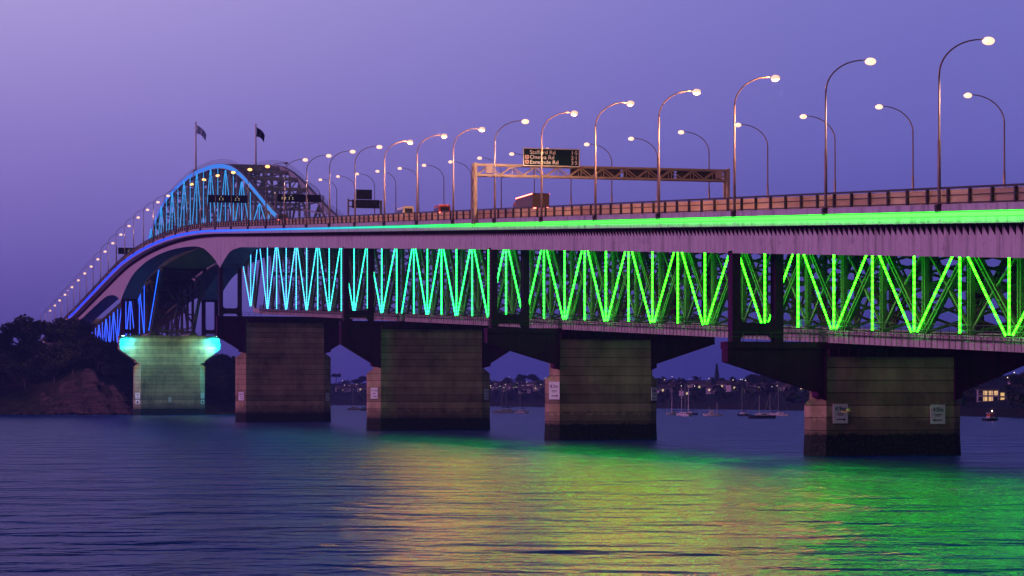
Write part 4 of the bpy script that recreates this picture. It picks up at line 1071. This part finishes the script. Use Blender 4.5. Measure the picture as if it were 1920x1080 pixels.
# far shore
FS = [(640, 250), (744, 258), (810, 270), (960, 312), (1150, 350), (1379, 356), (1727, 345), (2040, 288), (2700, 205), (3300, 120)]   # (y, x)
def fsx(y): return lerp_tab(FS, y)
def fh(y, v):
    H = lerp_tab([(640, 11), (860, 11), (1000, 13), (1250, 17), (1450, 13), (1800, 17), (2100, 17), (3300, 20)], y)
    return H*(1-math.exp(-max(v, 0)/70.))*1.05 + (1.6 if v > 3 else 0) + hash2(y*.6, v)*.9*min(1, v/30)
mb = MB(); yy = frange(640, 3300, 14); vv = [-10, 0, 4, 10, 20, 35, 55, 80, 115, 160, 230, 330, 480]
for y in yy:
    for v in vv: mb.v.append((fsx(y)+v, y, fh(y, v) if v > 0 else -1.2))
nc = len(vv)
for i in range(len(yy)-1):
    for j in range(nc-1): mb.face((i*nc+j, (i+1)*nc+j, (i+1)*nc+j+1, i*nc+j+1))
tag(mb.build('far_hills', ground, None, True), 'low dark hills along the far shore beyond the harbour', None, None, 'structure')
def proj(x, y, z):
    d = Vector((x, y, z))-CAMLOC; th = math.atan2(1236., 4740.); s_, c_ = math.sin(th), math.cos(th)
    zc = d.x*s_+d.y*c_; return 960+4740*(d.x*c_-d.y*s_)/zc, 745-4740*d.z/zc
mb = MB(); rr = random.Random(31)
for k in range(640):
    y = 700+rr.random()**1.3*1900; v = rr.uniform(4, 150)*rr.random()**.3; x = fsx(y)+v; z = fh(y, v); q = rr.uniform(2.2, 4.4)
    if 1822 < proj(x, y, 5)[0] < 1892 and v < 90: continue                 # clearing around the villa
    leafcloud(mb, [((x, y, z+q*.6), (q, q, q*.85)), ((x+rr.uniform(-2,2), y+rr.uniform(-2,2), z+q), (q*.7, q*.7, q*.6))], 46, .6, 1.25, rr)
tag(mb.build('far_woods', leaf1), 'dark bushy trees massed over the far hills', 'woods', None, 'stuff')
def on_far(px, v):                                  # point on the far hills under a bearing
    lo, hi = 640., 3300.
    for _ in range(40):
        m_ = (lo+hi)/2
        if proj(fsx(m_)+v, m_, 5)[0] > px: lo = m_
        else: hi = m_
    return fsx(lo)+v, lo
FW = 'trees on the far skyline'
x, y = on_far(1344, 110); put_tree(3, x, y, fh(y, 110), .8, 'tall conical pine standing above the far skyline', FW)
x, y = on_far(630, 90); put_tree(4, x, y, fh(y, 90)-.5, 1.25, 'umbrella-shaped pine on the far shore beside the pier', FW)
for px, v, s, lb in ((668, 110, .8, 'left one of two round trees on the far skyline by the middle pier'), (678, 120, 1.0, 'right one of two round trees on the far skyline by the middle pier'),
        (950, 120, .8, 'bushy tree on the far skyline above the moored yachts pair'), (975, 110, .9, 'round tree on the far skyline between the two middle piers'), (1000, 130, .9, 'spiky tree on far skyline left of the 8.3m sign'),
        (1410, 90, 1.0, 'large tree left on the dark wooded knoll'), (1440, 90, 1.2, 'largest tree on top of the dark wooded knoll'), (1470, 90, 1.0, 'large tree right on the dark wooded knoll'), (1262, 110, .7, 'small tree above the leftmost motor yacht'),
        (1868, 130, 1.0, 'round tree behind the lit villa'), (1900, 60, .7, 'dark bushy tree right of the lit villa'), (1918, 70, .75, 'dark bushy tree at the right photo edge')):
    x, y = on_far(px, v); put_tree(1 if s > .85 else 2, x, y, fh(y, v)-1.2, s, lb, FW)

# houses on the far hills
wallm = simple('house_wall', (.42,.40,.42), .8, 0, .1); roofm = simple('house_roof', (.14,.11,.11), .8, 0, .2); litm = emit('lit_window', (1, .72, .42), 1.0)
def make_house():
    r = thing('house', (0,0,0), '', 'house')
    b_ = MB(); b_.box(-4.5, 4.5, -3, 3, -2, 3); b_.prism_xy([(-4.5,-3),(4.5,-3),(4.5,3),(-4.5,3)], 3, 3.1); b_.build('wall', wallm, r)
    b_ = MB(); b_.loft([[(x, -3.5, 3.0), (x, 0, 4.9), (x, 3.5, 3.0), (x, 3.4, 2.85), (x, 0, 4.7), (x, -3.4, 2.85)] for x in (-5, 5)]); rf = b_.build('roof', roofm, r)
    b_ = MB(); b_.box(2, 2.7, .4, 1.1, 3.8, 5.5); b_.build('chimney', wallm, rf)
    for x in (-2.8, .6): b_ = MB(); b_.box(x, x+1.1, -3.05, -2.995, .9, 2.1); b_.build('window', litm if x < 0 else glass, r)
    return r
house = make_house(); hk = [(c, kids(c)) for c in kids(house)]
HP = [(640, 60), (648, 45), (655, 75), (672, 70), (680, 50), (926, 50), (932, 85), (940, 65), (952, 50), (962, 80), (972, 60), (984, 45), (996, 75), (1008, 60), (1016, 85), (1248, 50), (1256, 80), (1272, 60), (1290, 45), (1300, 85),
      (1318, 70), (1338, 50), (1360, 80), (1378, 55), (1392, 75), (1404, 45), (1425, 60), (1450, 55), (1466, 70), (1482, 50), (1492, 75), (1505, 55), (1822, 60), (1908, 95)]
for i, (px, v) in enumerate(HP):
    x, y = on_far(px, v); where = 'left of the middle pier' if px < 700 else 'right of the middle pier' if px < 1030 else 'right of the 8.3m sign' if px < 1520 else 'beyond the rightmost pier'
    n_ = sum(1 for q in HP[:i] if (q[0] < 700) == (px < 700) and (q[0] < 1030) == (px < 1030) and (q[0] < 1520) == (px < 1520))
    lb = 'pale far hill house %s, %s from left' % (where, ordinal(n_)); a = rnd.uniform(-.5, .5)-.25
    if i == 0: house.location = (x, y, fh(y, v)+.3); house.rotation_euler = (0,0,a); house['label'] = lb; house['group'] = 'houses on the far hills'
    else: dup(house, (x, y, fh(y, v)+.3), a, lb, 'houses on the far hills', rnd.uniform(.7, 1.05), hk)
# lit villa at right
x, y = on_far(1858, 26); z = fh(y, 26)+.2
v_ = thing('villa', (x, y, z), 'large villa with rows of glowing windows on the shore at right', 'house', None, R(-22))
lit2 = emit('villa_window', (1, .60, .24), .9)
b_ = LB(); b_.box(-5.0, 2.6, -2.5, 4, -3, 4.4); b_.box(2.61, 5.6, -1.5, 4, -3, 3.6); b_.build('wall', wallm, v_)
b_ = LB(); b_.box(-5.5, 3.1, -3.4, 4.4, 4.41, 4.7); b_.box(3.11, 6.0, -2.2, 4.4, 3.61, 3.85); b_.build('roof', roofm, v_)
for (a, c, lit) in ((-4.6, .2, 0), (-2.9, .2, 1), (-.9, .2, 1), (1.0, .2, 0), (-4.6, 2.4, 0), (-2.9, 2.4, 1), (-.9, 2.4, 1), (1.0, 2.4, 1)):
    b_ = LB(); b_.box(a, a+1.4, -2.56, -2.495, c, c+1.5); b_.build('window', lit2 if lit else glass, v_)
for c in (.2, 2.0): b_ = LB(); b_.box(3.4, 4.8, -1.56, -1.495, c, c+1.2); b_.build('window', lit2, v_)
b_ = LB()
for a in (-5, -2.6, 0, 2.4): b_.box(a-.08, a+.08, -3.2, -3.04, -2.5, 4.40)
b_.box(-5, 2.5, -3.2, -3.1, 2.9, 3.0); b_.box(-5, 2.5, -3.2, -2.51, 1.85, 1.98); b_.build('balcony', M['white'], v_)
# street lights over there
glow = emit('far_lamp_glow', (1, .82, .72), 2.2)
def far_lamp():
    r = thing('street_lamp', (0,0,0), '', 'street lamp')
    b_ = MB(); b_.tube([(0,0,-1), (0,0,6.5), (-.8,0,7)], [.09,.07,.05], 5); b_.build('pole', M['pole'], r)
    b_ = MB(); b_.blob((-.9,0,6.9), (.26,.26,.24), 8, 5); b_.build('globe', glow, r)
    return r
fl = far_lamp(); fk = [(c, kids(c)) for c in kids(fl)]
LP = [(644, 85), (646, 40), (657, 70), (669, 60), (684, 40), (922, 30), (929, 60), (936, 30), (941, 90), (949, 40), (957, 100), (964, 35), (970, 55), (978, 40), (989, 70), (1003, 50), (1013, 35), (1020, 70),
      (1244, 70), (1262, 100), (1277, 40), (1293, 105), (1302, 30), (1326, 100), (1331, 100), (1340, 60), (1372, 80), (1386, 60), (1393, 95), (1395, 70), (1399, 100), (1417, 60), (1424, 90), (1448, 35), (1455, 30), (1458, 60), (1465, 95), (1480, 60), (1492, 45), (1501, 55), (1508, 40),
      (1828, 60), (1893, 45), (1902, 70), (1912, 70)]
for i, (px, v) in enumerate(LP):
    x, y = on_far(px, v); reg = 0 if px < 700 else 1 if px < 1030 else 2 if px < 1520 else 3
    n_ = sum(1 for q in LP[:i] if (0 if q[0] < 700 else 1 if q[0] < 1030 else 2 if q[0] < 1520 else 3) == reg)
    where = ('left of the middle pier', 'right of the middle pier', 'right of the 8.3m sign', 'beyond the rightmost pier')[reg]
    lb = 'tiny far shore lamp %s, %s from left' % (where, ordinal(n_)); z = fh(y, v)
    if i == 0: fl.location = (x, y, z); fl['label'] = lb; fl['group'] = 'street lights on the far shore'
    else: dup(fl, (x, y, z), rnd.uniform(0, 6), lb, 'street lights on the far shore', rnd.uniform(.5, 1.05), fk)

# ---------------------------------------------------------------- boats
hullw = simple('white_hull', (.74,.72,.72), .35, 0, .06); hulln = simple('navy_hull', (.03,.04,.07), .35, 0, .1); alu = simple('mast', (.5,.5,.5), .4, .5, .05)
cover = simple('sail_cover', (.03,.05,.12), .8, 0, .2); orange = simple('orange_paint', (.62,.14,.04), .5, 0, .1)
def hull_secs(ln, bm_, fb, sheer=.25):
    S = [(-.5,.78,0),(-.3,.96,0),(0,1.0,0),(.25,.80,.2),(.42,.38,.6),(.5,.04,1)]
    return [[(-bm_/2*k, ln*u, fb+sheer*q), (bm_/2*k, ln*u, fb+sheer*q), (bm_/2*k*.82, ln*u*.96, .05), (bm_/2*k*.4, ln*u*.94, -.35), (-bm_/2*k*.4, ln*u*.94, -.35), (-bm_/2*k*.82, ln*u*.96, .05)] for u, k, q in S]
def yacht(px, py, ln, rz, label, mat=hullw, mast=9.5, boom=True, name='yacht', sc_=1.0):
    th = math.atan2(1236., 4740.); s_, c_ = math.sin(th), math.cos(th); zc = 4740*6.3/(py-745); xc = (px-960)/4740*zc
    x, y = CAMLOC.x+xc*c_+zc*s_, CAMLOC.y-xc*s_+zc*c_
    r = thing(name, (x, y, 0), label, name, 'boats moored beyond the bridge', R(rz))
    b_ = LB(); b_.loft(hull_secs(ln, ln*.32, ln*.11)); b_.build('hull', mat, r)
    b_ = LB(); b_.loft([[(-w_, y_, ln*.11), (w_, y_, ln*.11), (w_*.8, y_, z_), (-w_*.8, y_, z_)] for y_, w_, z_ in ((-ln*.22, ln*.11, ln*.19), (ln*.05, ln*.11, ln*.20), (ln*.24, ln*.06, ln*.145))]); cab_ = b_.build('cabin', hullw, r)
    for s2 in (-1, 1): b_ = LB(); b_.box(s2*ln*.103-.02, s2*ln*.103+.02, -ln*.16, ln*.02, ln*.135, ln*.165); b_.build('window', glass, cab_)
    b_ = LB(); b_.tube([(0, ln*.08, ln*.11), (0, ln*.08, mast)], [.10,.06], 6); b_.beam((-.6, ln*.08, mast*.62), (.6, ln*.08, mast*.62), .05, .05); b_.build('mast', alu, r)
    if boom:
        b_ = LB(); b_.tube([(0, ln*.07, ln*.28), (0, -ln*.34, ln*.27)], [.14,.10], 6); b_.build('boom', cover, r)
    b_ = LB(); b_.tube([(0, ln*.5, ln*.14), (0, ln*.08, mast*.97)], .02, 4); b_.tube([(0, -ln*.48, ln*.12), (0, ln*.08, mast*.98)], .02, 4); b_.build('rigging', alu, r)
    return r
yacht(664, 769, 9, 35, 'small white yacht left of the middle pier, mast against dark trees', mast=12)
yacht(684, 770, 8, 20, 'white yacht half hidden by the left side of the middle pier', mast=11)
yacht(943, 774.5, 8, 60, 'white yacht leftmost between the two middle piers', mast=10)
yacht(952, 773.5, 8, 75, 'white yacht with the tallest mast between the two middle piers', mast=12.5)
yacht(977, 775.5, 7.5, 25, 'white yacht rightmost between the two middle piers', mast=9.5)
yacht(1262, 778, 5.5, 95, 'small white yacht just right of the 8.3m sign pier', mast=10)
yacht(1280, 779, 6, 30, 'leftmost yacht of the huddle of three masts', mast=10)
yacht(1286, 780.5, 6.5, 10, 'middle white yacht of the huddle, with the tallest mast', mast=11)
yacht(1293, 778, 6, 40, 'dark hulled yacht at the right of the huddle of three masts', hulln, mast=9.5)
yacht(1393, 780, 6, 20, 'dark yacht alone left of the long low boat', hulln, mast=10)
yacht(1428, 784.5, 8.5, 80, 'long low grey boat with white wheelhouse, side on', hulln, mast=7, boom=False)
yacht(1446, 779, 5, 75, 'small white yacht behind the long low boat', mast=8)
yacht(1462, 780, 6.5, 55, 'white yacht at the right end of the moored group, near the rightmost pier', mast=10)
def launch(px, py, ln, rz, label, mat, cab, name):
    r = yacht(px, py, ln, rz, label, mat, ln*.55, False, name)
    b_ = LB(); b_.box(-ln*.10, ln*.10, -ln*.16, ln*.10, ln*.19, ln*.32); b_.build('wheelhouse', cab, r)
    b_ = LB(); b_.box(-ln*.125, ln*.125, -ln*.19, ln*.14, ln*.321, ln*.345); b_.build('wheelhouse_roof', hullw, r)
    return r
launch(1333, 780, 5.5, 75, 'white motor launch with raised cabin roof, mid way between the two right piers', hullw, hullw, 'launch')
r = yacht(1346, 779.5, 3.6, 88, 'small white dinghy right beside the motor launch', mast=4.5, boom=False, name='dinghy')
r = launch(1858, 789, 6.2, -62, 'orange workboat with lit mast on the water at far right', hulln, orange, 'workboat')
b_ = LB(); b_.blob((0, .5, 2.6), .16, 6, 4); b_.build('deck_light', emit('deck_light', (1, .5, .3), 14), r)

# ---------------------------------------------------------------- dusk haze over the harbour
hm = bpy.data.materials.new('haze_air'); hm.use_nodes = True; nt = hm.node_tree; nt.nodes.clear()
ho = nn(nt, 'ShaderNodeOutputMaterial'); hv = nn(nt, 'ShaderNodeVolumePrincipled'); L(nt, hv.outputs[0], ho.inputs['Volume'])
hv.inputs['Color'].default_value = (.22,.32,1,1); hv.inputs['Density'].default_value = .00019; hv.inputs['Anisotropy'].default_value = .2
mb = MB(); mb.box(-1550, 2650, -750, 5550, -7, 110)
tag(mb.build('haze', hm), None, None, None, 'stuff')
